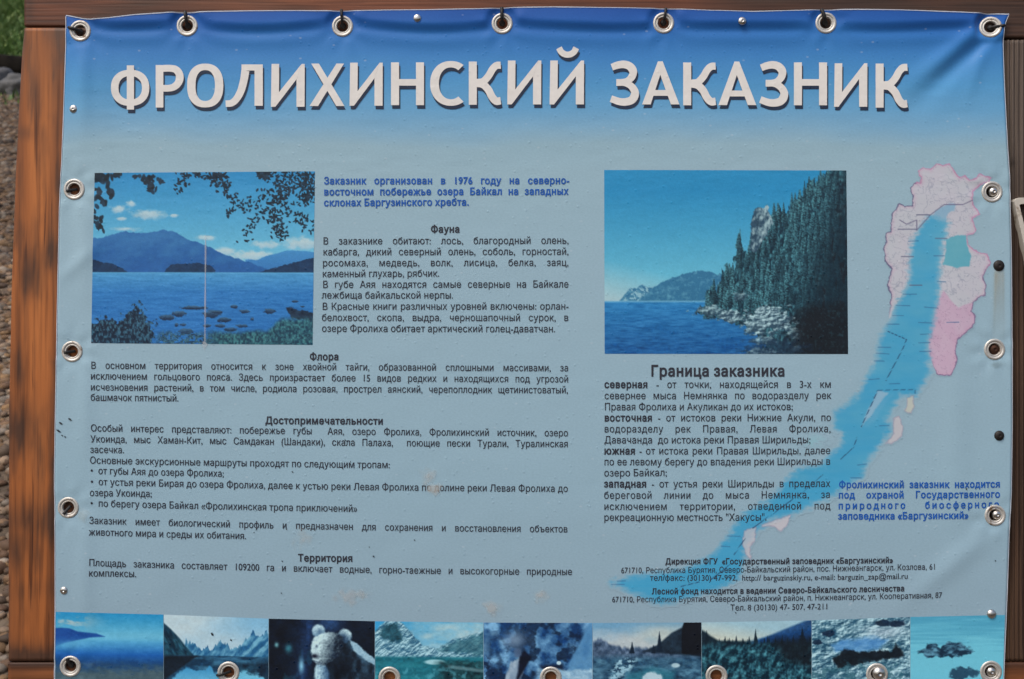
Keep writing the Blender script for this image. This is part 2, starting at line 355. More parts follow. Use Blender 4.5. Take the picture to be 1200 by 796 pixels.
def cloth(x, y):
    """how far the cloth stands proud of its plane, in metres (towards the viewer)"""
    x = np.asarray(x, float); y = np.asarray(y, float)
    i = np.clip(np.searchsorted(TOPX, x) - 1, 0, 5); tx = np.array(TOPX)
    u = np.clip((x - tx[i]) / (tx[i + 1] - tx[i]), 0, 1)
    arch = np.sqrt(np.clip(np.sin(np.pi * u), 0, 1))
    d = 29 + 8 * arch + 1.6 * np.sin(x / 37.)
    f = .0064 * (.3 + .7 * arch) * (1 - sstep(d - 11, d + 3, y))                        # hem tipping forward between the eyelets
    f = f + .0016 * np.exp(-((y - d - 9) / 9.) ** 2) * arch
    # diagonal fold running down from the top right eyelet
    ax, ay, bx, by = 1158., 34., 1062., 118.; L = math.hypot(bx - ax, by - ay)
    s = ((x - ax) * (bx - ax) + (y - ay) * (by - ay)) / L; n = ((x - ax) * (by - ay) - (y - ay) * (bx - ax)) / L
    fade = sstep(-8, 14, s) * (1 - sstep(60, 150, s))
    wdt = 6 + .07 * np.clip(s, 0, 200)
    f = f + fade * (.0036 * np.exp(-((n + 9) / (wdt * 1.0)) ** 2) - .0042 * np.exp(-((n - 8) / wdt) ** 2))
    ax, ay, bx, by = 1160., 40., 1128., 130.; L = math.hypot(bx - ax, by - ay)
    s = ((x - ax) * (bx - ax) + (y - ay) * (by - ay)) / L; n = ((x - ax) * (by - ay) - (y - ay) * (bx - ax)) / L
    f = f + sstep(-5, 15, s) * (1 - sstep(30, 110, s)) * .0016 * np.exp(-(n / 7.) ** 2)
    # slack along the left edge
    f = f + .0035 * np.exp(-((x - 92 - .05 * y) / 12.) ** 2) * np.exp(-((y - 80) / 55.) ** 2)
    f = f + .0020 * np.exp(-((x - 118) / 14.) ** 2) * np.exp(-((y - 95) / 60.) ** 2)
    f = f + .0018 * np.exp(-((x - 100) / 11.) ** 2) * np.sin(y / 61.) ** 2
    f = f + .0016 * np.exp(-((y - 310 - (x - 90) * -.8) / 11.) ** 2) * np.exp(-((x - 92) / 22.) ** 2)
    # soft folds lower right
    n = (x - 1110) * .62 + (y - 665) * .78
    f = f + .0022 * np.exp(-(n / 13.) ** 2) * np.exp(-((x - 1120) / 55.) ** 2)
    f = f + .0016 * np.exp(-((x - 1120) / 17.) ** 2) * np.exp(-((y - 480) / 160.) ** 2)
    # pull marks round the side eyelets
    for ex, ey in EYES[7:14]:
        f = f - .0009 * np.exp(-(((x - ex) / 16.) ** 2 + ((y - ey) / 16.) ** 2))
    f = f + .0011 * (fbm(x / 130., y / 95., 51, 3) - .5) + .00045 * (fbm(x / 34., y / 26., 57, 2) - .5)
    f = f + .00042 * (fbm(x / 26., y / 7., 58, 3) - .5) * sstep(40, 110, y) * (1 - .7 * sstep(190, 300, y))
    for ex, ey in EYES[:14]:                                   # small tension creases running out from each eyelet
        dx, dy = x - ex, y - ey; rr = np.hypot(dx, dy) + 1e-6; th = np.arctan2(dy, dx)
        f = f + .00050 * np.sin(7 * th + ex) * np.exp(-((rr - 20) / 13.) ** 2)
    return f + .0008
def P(x, y, off=0.):
    x = np.asarray(x, float); y = np.asarray(y, float)
    return np.stack([(x - 600) * S, -(relief(x, y) + off), ZC - (y - 398) * S], -1)
Lf = interp([(0, 78), (18, 78), (60, 77), (130, 74.6), (190, 72.4), (230, 70), (330, 67.8), (440, 65.6), (500, 64.6), (560, 63.8), (640, 64.6), (720, 64.6), (796, 63.6), (830, 63.4)])
Rf = interp([(0, 1183), (17, 1182), (26, 1178), (36, 1175.4), (60, 1175.6), (100, 1177), (170, 1180.4), (210, 1183), (300, 1185), (400, 1186), (500, 1186), (580, 1185), (620, 1182.6), (690, 1180.3), (796, 1176), (830, 1175)])
Tf = interp([(60, 18.6), (80, 18.6), (96, 22), (108, 23.6), (130, 22), (160, 18.6), (200, 15.6), (250, 14.6), (300, 14.2), (400, 13.6), (500, 13), (560, 11.5), (600, 9.8), (650, 9.6), (700, 10.4),
             (780, 11), (830, 13.6), (880, 15), (920, 14), (960, 12.4), (1000, 12.2), (1050, 13.2), (1110, 15), (1180, 17), (1200, 17)])
BOT = 815.
nu, nv = 372, 266
ss, tt = np.meshgrid(np.linspace(0, 1, nu), np.linspace(0, 1, nv))
tt = .55 * tt + .45 * tt ** 1.6
gx = 70 + ss * 1110; gy = tt * 800
for _ in range(4):
    gy = Tf(gx) * (1 - tt) + BOT * tt; gx = Lf(gy) * (1 - ss) + Rf(gy) * ss
gx, gy = gx.ravel(), gy.ravel()
idx = np.arange(nu * nv).reshape(nv, nu)
Q = np.stack([idx[:-1, :-1], idx[1:, :-1], idx[1:, 1:], idx[:-1, 1:]], -1).reshape(-1, 4)
cx, cy = gx[Q].mean(1), gy[Q].mean(1); keep = np.ones(len(Q), bool)
for ex, ey in EYES: keep &= np.hypot(cx - ex, cy - ey) > 9.2
banner = empty('info_banner', (0, 0, ZC - (BOT - 398) * S))
tag(banner, 'blue printed vinyl banner with white title, lake photographs and a map, on the wooden frame', 'banner')
sheet = fast_mesh('vinyl_sheet', P(gx, gy), Q[keep], [M_sheet, M_edge])
set_uv(sheet, gx, gy)
sm = sheet.modifiers.new('thickness', 'SOLIDIFY'); sm.thickness = .0011; sm.offset = -1; sm.material_offset_rim = 1; sm.use_even_offset = False
child(sheet, banner)

# ---- white cut edge showing along the hem
def hem(fx, fy, n, w, off):
    t = np.linspace(0, 1, n); a = np.stack([fx(t), fy(t)], 1); tg = np.gradient(a, axis=0); tg /= np.linalg.norm(tg, axis=1)[:, None]; nn = np.stack([-tg[:, 1], tg[:, 0]], 1)
    ww = w * (.55 + .9 * fbm(t * 30, t * 0 + 3, 66, 2))[:, None]; p = np.vstack([a - nn * .15, a + nn * ww]); i = np.arange(n - 1)
    o = fast_mesh('hem_edge', P(p[:, 0], p[:, 1], off), np.stack([i, i + 1, i + 1 + n, i + n], 1), [M_edge]); child(o, banner)
hem(lambda t: 78.5 + t * 1103, lambda t: Tf(78.5 + t * 1103), 300, .8, .0006)
hem(lambda t: Lf(815 - t * 795), lambda t: 815 - t * 795, 200, .7, .0006)
hem(lambda t: Rf(19 + t * 795), lambda t: 19 + t * 795, 200, .6, .0006)

# ---- eyelets (metal rings pressed into the cloth)
def lathe(cx, cy, prof, seg=32, base=None, tilt=(0, 0)):
    """prof: (radius, height) in print units, height towards the viewer"""
    b = P(cx, cy) if base is None else base
    V, F = [], []
    for r, h in prof:
        for k in range(seg):
            a = 2 * math.pi * k / seg
            dx, dz = r * math.cos(a), r * math.sin(a)
            V.append((b[0] + dx * S, b[1] - (h + tilt[0] * dx + tilt[1] * dz) * S, b[2] + dz * S))
    n = len(prof)
    for i in range(n - 1):
        for k in range(seg):
            F.append((i * seg + k, i * seg + (k + 1) % seg, (i + 1) * seg + (k + 1) % seg, (i + 1) * seg + k))
    if prof[0][0] < .01 or True:
        pass
    return V, F
def slope_at(x, y, r=12):
    h = [float(relief(x + dx, y + dy)) / S for dx, dy in ((r, 0), (-r, 0), (0, -r), (0, r))]
    return ((h[0] - h[1]) / (2 * r), (h[2] - h[3]) / (2 * r))
EP = [(12.6, -.4), (12.4, .35), (11.7, .9), (10.6, 1.25), (9.6, .9), (8.9, .3), (8.5, .15), (8.1, .45), (7.5, .5), (6.9, .1), (6.5, -.9), (6.3, -2.8), (7.2, -3.8)]
for i, (ex, ey) in enumerate(EYES):
    k = 1.0 if i < 14 else 1.04
    tl = EYE_TILT.get(i, (0., 0.))
    V, F = lathe(ex, ey, [(r * k, h) for r, h in EP], 36, None, tl)
    o = mesh_obj('eyelet', V, F, [M_eye], None, True); child(o, banner)

# ------------------------------------------------------------------ lettering
LET = {}
def outlines(spl, grow):
    """sample the glyph's contours and push them outwards by grow (fills follow the non-zero rule)"""
    out = []
    for sp_ in spl:
        b = [(np.array(p.handle_left[:2]), np.array(p.co[:2]), np.array(p.handle_right[:2])) for p in sp_.bezier_points]; pts = []
        for q in range(len(b)):
            a, c = b[q], b[(q + 1) % len(b)]; ch = c[1] - a[1]; L = np.linalg.norm(ch)
            if L < 1e-6: continue
            dev = max(abs(ch[0] * (h - a[1])[1] - ch[1] * (h - a[1])[0]) / L for h in (a[2], c[0]))
            for t in np.linspace(0, 1, 1 if dev < .004 else 4, endpoint=False):
                pts.append(a[1] * (1 - t) ** 3 + 3 * a[2] * t * (1 - t) ** 2 + 3 * c[0] * t * t * (1 - t) + c[1] * t ** 3)
        out.append(np.array(pts))
    area = lambda p: .5 * np.sum(p[:, 0] * np.roll(p[:, 1], -1) - np.roll(p[:, 0], -1) * p[:, 1])
    big = max(out, key=lambda p: abs(area(p))); sg = 1 if area(big) > 0 else -1
    res = []
    for p in out:
        e = np.roll(p, -1, 0) - p; e /= np.linalg.norm(e, axis=1)[:, None] + 1e-12; nr = np.stack([e[:, 1], -e[:, 0]], 1) * sg
        m = nr + np.roll(nr, 1, 0); k = np.clip((m * m).sum(1), .6, 4); res.append(p + m * (2 * grow / k)[:, None])
    return res
def fill(cs):
    from mathutils.geometry import delaunay_2d_cdt
    V, E = [], []
    for p in cs:
        n0 = len(V); V += [Vector((float(a), float(b))) for a, b in p]; E += [(n0 + q, n0 + (q + 1) % len(p)) for q in range(len(p))]
    v, e, f, *_ = delaunay_2d_cdt(V, E, [], 0, 1e-5); co = np.array([q[:] for q in v]); F = []
    for t in f:
        c = co[list(t)].mean(0); w = 0
        for p in cs:
            a = p; b = np.roll(p, -1, 0); s_ = (b[:, 0] - a[:, 0]) * (c[1] - a[:, 1]) - (b[:, 1] - a[:, 1]) * (c[0] - a[:, 0])
            w += int(np.sum((a[:, 1] <= c[1]) & (b[:, 1] > c[1]) & (s_ > 0))) - int(np.sum((a[:, 1] > c[1]) & (b[:, 1] <= c[1]) & (s_ < 0)))
        if w: F.append(tuple(t))
    return co, F
def glyphs(chars):
    objs = {}
    for ch in chars:
        for s in (ch, 'н' + ch + 'н'):
            c = bpy.data.curves.new('g', 'FONT'); c.body = s; c.size = 1
            o = bpy.data.objects.new('g', c); COL.objects.link(o); objs[s] = o
    c = bpy.data.curves.new('g', 'FONT'); c.body = 'нн'; o = bpy.data.objects.new('g', c); COL.objects.link(o); objs['нн'] = o
    bpy.context.view_layer.update(); dg = bpy.context.evaluated_depsgraph_get()
    wid = {}
    for s, o in objs.items():
        ev = o.evaluated_get(dg); cu = ev.to_curve(dg); X_ = [p.co[0] for sp_ in cu.splines for p in sp_.bezier_points]; wid[s] = max(X_) - min(X_)
        if len(s) == 1:
            for bold, gr in ((False, .007), (True, .032)):
                co, F = fill(outlines(cu.splines, gr)); LET[(bold, s)] = [co, F, 0.]
        ev.to_curve_clear()
    for (bold, ch), v in LET.items(): v[2] = wid['н' + ch + 'н'] - wid['нн'] + (.045 if bold else .01)
    for o in objs.values():
        c = o.data; bpy.data.objects.remove(o); bpy.data.curves.remove(c)

# (text, x0, baseline0, x1, baseline1, tight);  *word* = bold
T_intro = [("Заказник организован в 1976 году на северно-", 379.6, 216.2, 667.6, 215.7, 0), ("восточном побережье озера Байкал на западных", 379.6, 229.1, 666.6, 228.3, 0),
           ("склонах Баргузинского хребта.", 379.6, 241.8, 550, 241, 1)]
T_fauna = [("В заказнике обитают: лось, благородный олень,", 378.5, 286.7, 666.6, 285.9, 0), ("кабарга, дикий северный олень, соболь, горностай,", 378.5, 299.4, 666.5, 298.8, 0),
           ("росомаха, медведь, волк, лисица, белка, заяц,", 377.9, 312.3, 666.5, 311.8, 0), ("каменный глухарь, рябчик.", 377.7, 325, 515.2, 324.4, 1),
           ("В губе Аяя находятся самые северные на Байкале", 378, 337.6, 666.6, 337.1, 0), ("лежбища байкальской нерпы.", 377, 350, 531.5, 350, 1),
           ("В Красные книги различных уровней включены: орлан-", 377.5, 363.2, 666.6, 362.9, 0), ("белохвост, скопа, выдра, черношапочный сурок, в", 377, 376.3, 666.5, 376.3, 0),
           ("озере Фролиха обитает арктический голец-даватчан.", 377, 389, 651, 389.5, 1)]
T_flora = [("В основном территория относится к зоне хвойной тайги, образованной сплошными массивами, за", 106.8, 432.2, 666.4, 435.2, 0),
           ("исключением гольцового пояса. Здесь произрастает более 15 видов редких и находящихся под угрозой", 106.6, 444.7, 666.4, 448.2, 0),
           ("исчезновения растений, в том числе, родиола розовая, прострел аянский, черепоплодник щетинистоватый,", 106.6, 457.6, 665.9, 461, 0),
           ("башмачок пятнистый.", 106.6, 469.6, 209.8, 470.6, 1)]
T_sights = [("Особый интерес представляют: побережье губы  Аяя, озеро Фролиха, Фролихинский источник, озеро", 106.8, 505.5, 666, 511.3, 0),
            ("Укоинда, мыс Хаман-Кит, мыс Самдакан (Шандаки), скала Палаха,  поющие пески Турали, Туралинская", 106.6, 518.3, 666, 524.1, 0),
            ("засечка.", 106, 530.7, 146, 531.2, 1),
            ("Основные экскурсионные маршруты проходят по следующим тропам:", 105.5, 543.2, 457.4, 548.7, 1),
            ("•  от губы Аяя до озера Фролиха;", 106.2, 555.3, 262.8, 558.8, 1),
            ("•  от устья реки Бирая до озера Фролиха, далее к устью реки Левая Фролиха по долине реки Левая Фролиха до", 106.2, 568.3, 665.8, 576.4, 1),
            ("озера Укоинда;", 105.3, 581.2, 178.5, 582.4, 1),
            ("•  по берегу озера Байкал «Фролихинская тропа приключений»", 106, 593.5, 419, 599.9, 1)]
T_role = [("Заказник имеет биологический профиль и предназначен для сохранения и восстановления объектов", 104.7, 613.7, 665.4, 623.8, 0),
          ("животного мира и среды их обитания.", 104.5, 627.3, 289, 631.8, 1)]
T_area = [("Площадь заказника составляет 109200 га и включает водные, горно-таежные и высокогорные природные", 104.7, 663, 670.7, 673.8, 0),
          ("комплексы.", 104.5, 675.3, 160.3, 676.3, 1)]
T_border = [("*северная* - от точки, находящейся в 3-х км", 708, 454.7, 974, 454.5, 0), ("севернее мыса Немнянка по водоразделу рек", 708, 467.8, 974, 467.5, 0),
            ("Правая Фролиха и Акуликан до их истоков;", 708, 480.8, 929.2, 480.6, 1), ("*восточная* - от истоков реки Нижние Акули, по", 708, 493.7, 974, 493.4, 0),
            ("водоразделу рек Правая, Левая Фролиха,", 707.8, 506.7, 973.5, 506.5, 0), ("Давачанда  до истока реки Правая Ширильды;", 707.8, 519.6, 950, 519.3, 1),
            ("*южная* - от истока реки Правая Ширильды, далее", 707.8, 532.4, 973.2, 532.1, 0), ("по ее левому берегу до впадения реки Ширильды в", 707.6, 545.2, 973.2, 544.7, 1),
            ("озеро Байкал;", 707.6, 558.3, 781.7, 557.8, 1), ("*западная* - от устья реки Ширильды в пределах", 707.5, 571, 973, 570.6, 0),
            ("береговой линии до мыса Немнянка, за", 707.5, 584.4, 973, 583.6, 0), ("исключением территории, отведенной под", 707.5, 597.5, 973, 596.7, 0),
            ("рекреационную местность \"Хакусы\".", 707.4, 610.3, 898.5, 610, 1)]
T_guard = [("Фролихинский заказник находится", 982.6, 571.8, 1172.1, 571.1, 0), ("под охраной Государственного", 982.2, 583.9, 1172, 583, 0),
           ("природного биосферного", 982, 596.5, 1171, 595, 2), ("заповедника «Баргузинский»", 981.6, 608.7, 1134.9, 607.7, 1)]
T_addr1 = [("671710, Республика Бурятия, Северо-Байкальский район, пос. Нижнеангарск, ул. Козлова, 61", 727.6, 671.6, 1096.5, 667.2, 1),
           ("тел/факс: (30130) 47-992,  http:// barguzinskiy.ru, e-mail: barguzin_zap@mail.ru", 761.5, 680.4, 1063.9, 678.3, 1)]
T_addr2 = [("671710, Республика Бурятия, Северо-Байкальский район, п. Нижнеангарск, ул. Кооперативная, 87", 717, 705.7, 1103.6, 700.4, 1),
           ("Тел. 8 (30130) 47- 507, 47-211", 855.5, 715.3, 970.9, 713.8, 1)]
H = lambda t, *a: [(t,) + a + (1,)]
BLOCKS = [  # name, lines, size, bold, material, part label
    ('paragraph', T_intro, 11.6, True, M_blue, 'blue bold paragraph beside the left lake photograph'),
    ('heading', H("Фауна", 504.8, 272.8, 539.2, 272.6), 11.6, True, M_text, None), ('paragraph', T_fauna, 11.6, False, M_text, None),
    ('heading', H("Флора", 363, 422.1, 397.6, 422.1), 11.6, True, M_text, None), ('paragraph', T_flora, 11.4, False, M_text, None),
    ('heading', H("Достопримечательности", 311, 496.7, 449.6, 497.5), 11.6, True, M_text, None), ('paragraph', T_sights, 11.4, False, M_text, None),
    ('paragraph', T_role, 11.4, False, M_text, None),
    ('heading', H("Территория", 349.3, 657.6, 413.9, 658.2), 11.6, True, M_text, None), ('paragraph', T_area, 11.4, False, M_text, None),
    ('heading', H("Граница заказника", 762.3, 440.9, 920.4, 440.9), 17.6, True, M_text, 'largest black heading'), ('paragraph', T_border, 11.8, False, M_text, None),
    ('paragraph', T_guard, 11.2, True, M_blue, 'blue bold paragraph beside the map'),
    ('heading', H("Дирекция ФГУ  «Государственный заповедник «Баргузинский»", 779.5, 661.1, 1046.6, 659.7), 9.4, True, M_text, None),
    ('paragraph', T_addr1, 9.6, False, M_text, None),
    ('heading', H("Лесной фонд находится в ведении Северо-Байкальского лесничества", 763.6, 696.2, 1060, 692.7), 9.4, True, M_text, None),
    ('paragraph', T_addr2, 9.6, False, M_text, None)]
chars = sorted({c for b in BLOCKS for l in b[1] for c in l[0] if c not in ' *'})
glyphs(chars)
SX = {}
def line_words(text, bold):
    out = []
    for k, w in enumerate(text.split(' ')):
        b = bold
        if w.startswith('*'): b = True; w = w.strip('*')
        out.append((w, b))
    return out
def natural(words): return sum(LET[(b, c)][2] for w, b in words for c in w)
fits = {}
for nm, lines, size, bold, m_, lb in BLOCKS:
    for ln in lines:
        if ln[5] == 1 and nm == 'paragraph':
            w = line_words(ln[0], bold); g = len(w) - 1
            fits.setdefault((size, bold), []).append((ln[3] - ln[1] - g * .25 * size) / (natural(w) * size))
for k, v in fits.items(): SX[k] = float(np.median(v))
print('letter width factors', SX)
def set_line(V, F, ln, size, bold, off):
    text, x0, y0, x1, y1, mode = ln
    words = line_words(text, bold); g = max(1, len(words) - 1); nat = natural(words) * size
    nch = sum(len(w) for w, b in words); ls = 0.
    if mode == 1:
        gap = .25 * size if len(words) > 1 else 0; sx = (x1 - x0 - gap * (len(words) - 1)) / nat
    else:
        sx = SX.get((size, bold), .9)
        if mode == 2:
            gap = 2.0 * size; ls = (x1 - x0 - gap * g - nat * sx) / (nch - g - 1)
        else:
            gap = (x1 - x0 - nat * sx) / g
            if gap < .22 * size: gap = .22 * size; sx = (x1 - x0 - gap * g) / nat
            elif gap > 1.0 * size:
                extra = (gap - 1.0 * size) * g; ls = extra * .6 / nch; gap = (x1 - x0 - nat * sx - ls * (nch - g - 1)) / g
    bow = 2.2 * max(0, (y0 + y1) / 2 - 400) / 270. * ((x1 - x0) / 566.) ** 2
    x = x0
    for w, b in words:
        for c in w:
            co, fs, adv = LET[(b, c)]
            px = x + co[:, 0] * size * sx; t = (px - x0) / (x1 - x0)
            py = y0 + (y1 - y0) * t + bow * 4 * t * (1 - t) - co[:, 1] * size
            n0 = sum(len(v) for v in V); V.append(np.stack([px, py], 1)); F += [tuple(n0 + q for q in f) for f in fs]
            x += adv * size * sx + ls
        x += gap - ls
for nm, lines, size, bold, m_, lb in BLOCKS:
    V, F = [], []
    for ln in lines: set_line(V, F, ln, size, bold, 0)
    V = np.concatenate(V)
    o = mesh_obj(nm, P(V[:, 0], V[:, 1], .00055), F, [m_]); child(o, banner)
    if lb: o['label'] = lb

# ---- the big white title, drawn letter by letter
def ribbon(pts, w):
    p = np.array(pts, float); n = len(p); w = np.broadcast_to(np.asarray(w, float), (n,)) if np.ndim(w) else np.full(n, w)
    t = np.gradient(p, axis=0); t /= np.linalg.norm(t, axis=1)[:, None]; nn = np.stack([-t[:, 1], t[:, 0]], 1)
    a, b = p + nn * w[:, None] / 2, p - nn * w[:, None] / 2
    return [[a[i], a[i + 1], b[i + 1], b[i]] for i in range(n - 1)]
def smooth(pts, n=8):
    p = np.array(pts, float); q = np.vstack([2 * p[0] - p[1], p, 2 * p[-1] - p[-2]]); out = []
    for i in range(1, len(q) - 2):
        for k in range(n):
            t = k / n; out.append(.5 * (2 * q[i] + (q[i + 1] - q[i - 1]) * t + (2 * q[i - 1] - 5 * q[i] + 4 * q[i + 1] - q[i + 2]) * t * t + (3 * q[i] - q[i - 1] - 3 * q[i + 1] + q[i + 2]) * t ** 3))
    out.append(q[-2]); return np.array(out)
def rect(a, b, c, d): return [(a, b), (c, b), (c, d), (a, d)]
def ring(cx, cy, rx, ry, wx, wy, a0=0., a1=2 * math.pi, n=44, e=2.25):
    def pt(a, rx, ry):
        c, s = math.cos(a), math.sin(a); return (cx + rx * math.copysign(abs(c) ** (2 / e), c), cy + ry * math.copysign(abs(s) ** (2 / e), s))
    A = [a0 + (a1 - a0) * k / n for k in range(n + 1)]
    return [[pt(A[i], rx, ry), pt(A[i + 1], rx, ry), pt(A[i + 1], rx - wx, ry - wy), pt(A[i], rx - wx, ry - wy)] for i in range(n)]
SW, TW = 9.4, 7.7
def g_I(x0, y0, x1, y1):
    h = y1 - y0; A = (x0 + SW, y0 + .66 * h); B = (x1 - 3.6, y0); C = (x1 - SW - .3, y0 + .36 * h); D = (x0 + 5.2, y1)
    return [[[(x0 + .8, y0), (x0 + SW + .3, y0), A, D, (x0, y1)]], [[A, B, C, D]], [[B, (x1, y0), (x1 - .2, y1), (x1 - SW - .3, y1), C]]]
def g_H(x0, y0, x1, y1):
    h = y1 - y0; return [[rect(x0, y0, x0 + SW, y1)], [rect(x1 - SW, y0, x1, y1)], [rect(x0 + SW, y0 + .39 * h, x1 - SW, y0 + .39 * h + TW)]]
def g_A(x0, y0, x1, y1):
    h = y1 - y0; m = (x0 + x1) / 2 - .6; yi = y0 + .31 * h
    il = lambda y: x0 + 10 + (m - x0 - 10) * (y1 - y) / (y1 - yi); ir = lambda y: x1 - 10 + (m - x1 + 10) * (y1 - y) / (y1 - yi)
    a, b = y0 + .665 * h, y0 + .80 * h
    return [[[(x0, y1), (m - 2.8, y0), (m, y0), (m, yi), (x0 + 10, y1)]], [[(x1, y1), (x1 - 10, y1), (m, yi), (m, y0), (m + 2.8, y0)]],
            [[(il(a), a), (ir(a), a), (ir(b), b), (il(b), b)]]]
def g_K(x0, y0, x1, y1):
    h, w = y1 - y0, x1 - x0; X = lambda f: x0 + f * w; Y = lambda f: y0 + f * h
    up = smooth([(x0 + SW - .5, Y(.485)), (X(.45), Y(.46)), (X(.62), Y(.33)), (X(.74), Y(.18)), (X(.86), Y(.095)), (x1, Y(.085))])
    lo = smooth([(x0 + SW - .5, Y(.50)), (X(.44), Y(.53)), (X(.61), Y(.65)), (X(.73), Y(.82)), (X(.86), Y(.915)), (x1, Y(.905))])
    return [[rect(x0, y0, x0 + SW, y1)], ribbon(up, 8.4), ribbon(lo, 8.8)]
def g_Z(x0, y0, x1, y1):
    h, w = y1 - y0, x1 - x0; f = lambda L: [(x0 + a * w, y0 + b * h) for a, b in L]
    up = smooth(f([(.09, .14), (.27, .095), (.48, .075), (.68, .115), (.80, .225), (.76, .355), (.62, .445), (.44, .475), (.24, .475)]))
    lo = smooth(f([(.24, .495), (.52, .495), (.75, .575), (.865, .72), (.78, .865), (.58, .92), (.34, .915), (.06, .85)]))
    return [ribbon(up, np.interp(np.linspace(0, 1, len(up)), [0, .45, .8, 1], [8.0, 9.6, 7.4, 7.0])), ribbon(lo, np.interp(np.linspace(0, 1, len(lo)), [0, .2, .5, 1], [7.0, 7.6, 9.8, 8.0]))]
TITLE = []
TITLE += [ring(153, 103.3, 22.3, 21.2, 8.6, 7.4), [rect(149, 77, 157.4, 128.8)]]
yc = (76.6 + 107.7) / 2
TITLE += [[rect(182.8, 76.6, 191.8, 126.4)], ribbon(smooth([(191.6, 80.5), (200, 80.5), (206, 81.8), (210, 86), (211, 92), (209, 98), (204, 102.4), (198, 103.8), (191.6, 103.9)]), [8.0] * 8 + list(np.linspace(8, 9.2, 24)) + list(np.linspace(9.2, 7.8, 25)) + [7.8] * 8)]
TITLE += [ring(240.9, 100.7, 21.2, 25.7, 9.8, 7.6, e=2.35)]
TITLE += [[rect(298.6, 76, 308.3, 124.4)], [rect(283.4, 76, 298.6, 83.2)], ribbon(smooth([(287.9, 83.2), (286.2, 94), (282.6, 107), (277.4, 116.5), (271.5, 121.3), (264.8, 122.0)]), np.linspace(9.4, 7.6, 41))]
TITLE += g_I(317.8, 75.4, 357.4, 125.6)
TITLE += [[[(365, 75), (374, 75), (403.9, 124.7), (394.3, 124.7)]], [[(394.6, 75), (403.4, 75), (373, 124.7), (363, 124.7)]]]
TITLE += g_I(409.8, 74, 448.7, 124.4) + g_H(458.4, 73.6, 497, 123.7)
TITLE += [ring(528.5, 98.2, 24.3, 26.2, 10.2, 7.6, math.radians(54), math.radians(360 - 54), e=2.15)]
TITLE += g_K(549.4, 72.6, 586.8, 123.2) + g_I(594.4, 71.4, 634.3, 122.8) + g_I(644, 71.4, 684.4, 122.8)
TITLE += [ribbon(smooth([(655, 56.6), (657.5, 61.2), (661.5, 63.9), (665.1, 64.6), (668.8, 63.9), (672.7, 61.2), (675.2, 56.6)]), 7.2)]
TITLE += g_Z(713.7, 72, 748.7, 123.8) + g_A(752.3, 72.4, 796, 122.8) + g_K(800.4, 73.6, 838.4, 123.8) + g_A(841.6, 72.6, 886, 123.6)
TITLE += g_Z(888.6, 72.6, 923.4, 125) + g_H(930, 73.6, 968.8, 123.8) + g_I(977, 74.6, 1016, 125.6) + g_K(1025.6, 75, 1062.8, 126.6)
def word_mesh(strokes_, dx, dy, off):
    V, F, O, n = [], [], [], 0
    for k, strokes in enumerate(strokes_):
        for poly in strokes:
            V += [(p[0] + dx, p[1] + dy) for p in poly]; O += [off + .00004 * (k % 5)] * len(poly); F.append(tuple(range(n, n + len(poly)))); n += len(poly)
    # split long pieces so that they follow the cloth
    bm = bmesh.new(); vs_ = [bm.verts.new((v[0], v[1], o)) for v, o in zip(V, O)]
    for f in F: bm.faces.new([vs_[q] for q in f])
    bmesh.ops.remove_doubles(bm, verts=bm.verts[:], dist=1e-6)
    for yy in np.arange(58, 134, 6.0):
        bmesh.ops.bisect_plane(bm, geom=bm.verts[:] + bm.edges[:] + bm.faces[:], plane_co=(0, yy, 0), plane_no=(0, 1, 0))
    bm.verts.index_update(); co = np.array([v.co[:] for v in bm.verts]); fs = [tuple(v.index for v in f.verts) for f in bm.faces]; bm.free()
    p = P(co[:, 0], co[:, 1]); p[:, 1] -= co[:, 2]; return p, fs
for left in (True, False):
    st = [k for k in TITLE if (k[0][0][0] < 700) == left]
    v, f = word_mesh(st, 0, 0, .0008); tw = mesh_obj('title_word', v, f, [M_title]); child(tw, banner); tw['label'] = ('longer left' if left else 'shorter right') + ' word of the white title'
    v, f = word_mesh(st, 1.4, 4.0, .0004); tsh = mesh_obj('letter_shadow', v, f, [M_tshadow]); tsh.parent = tw

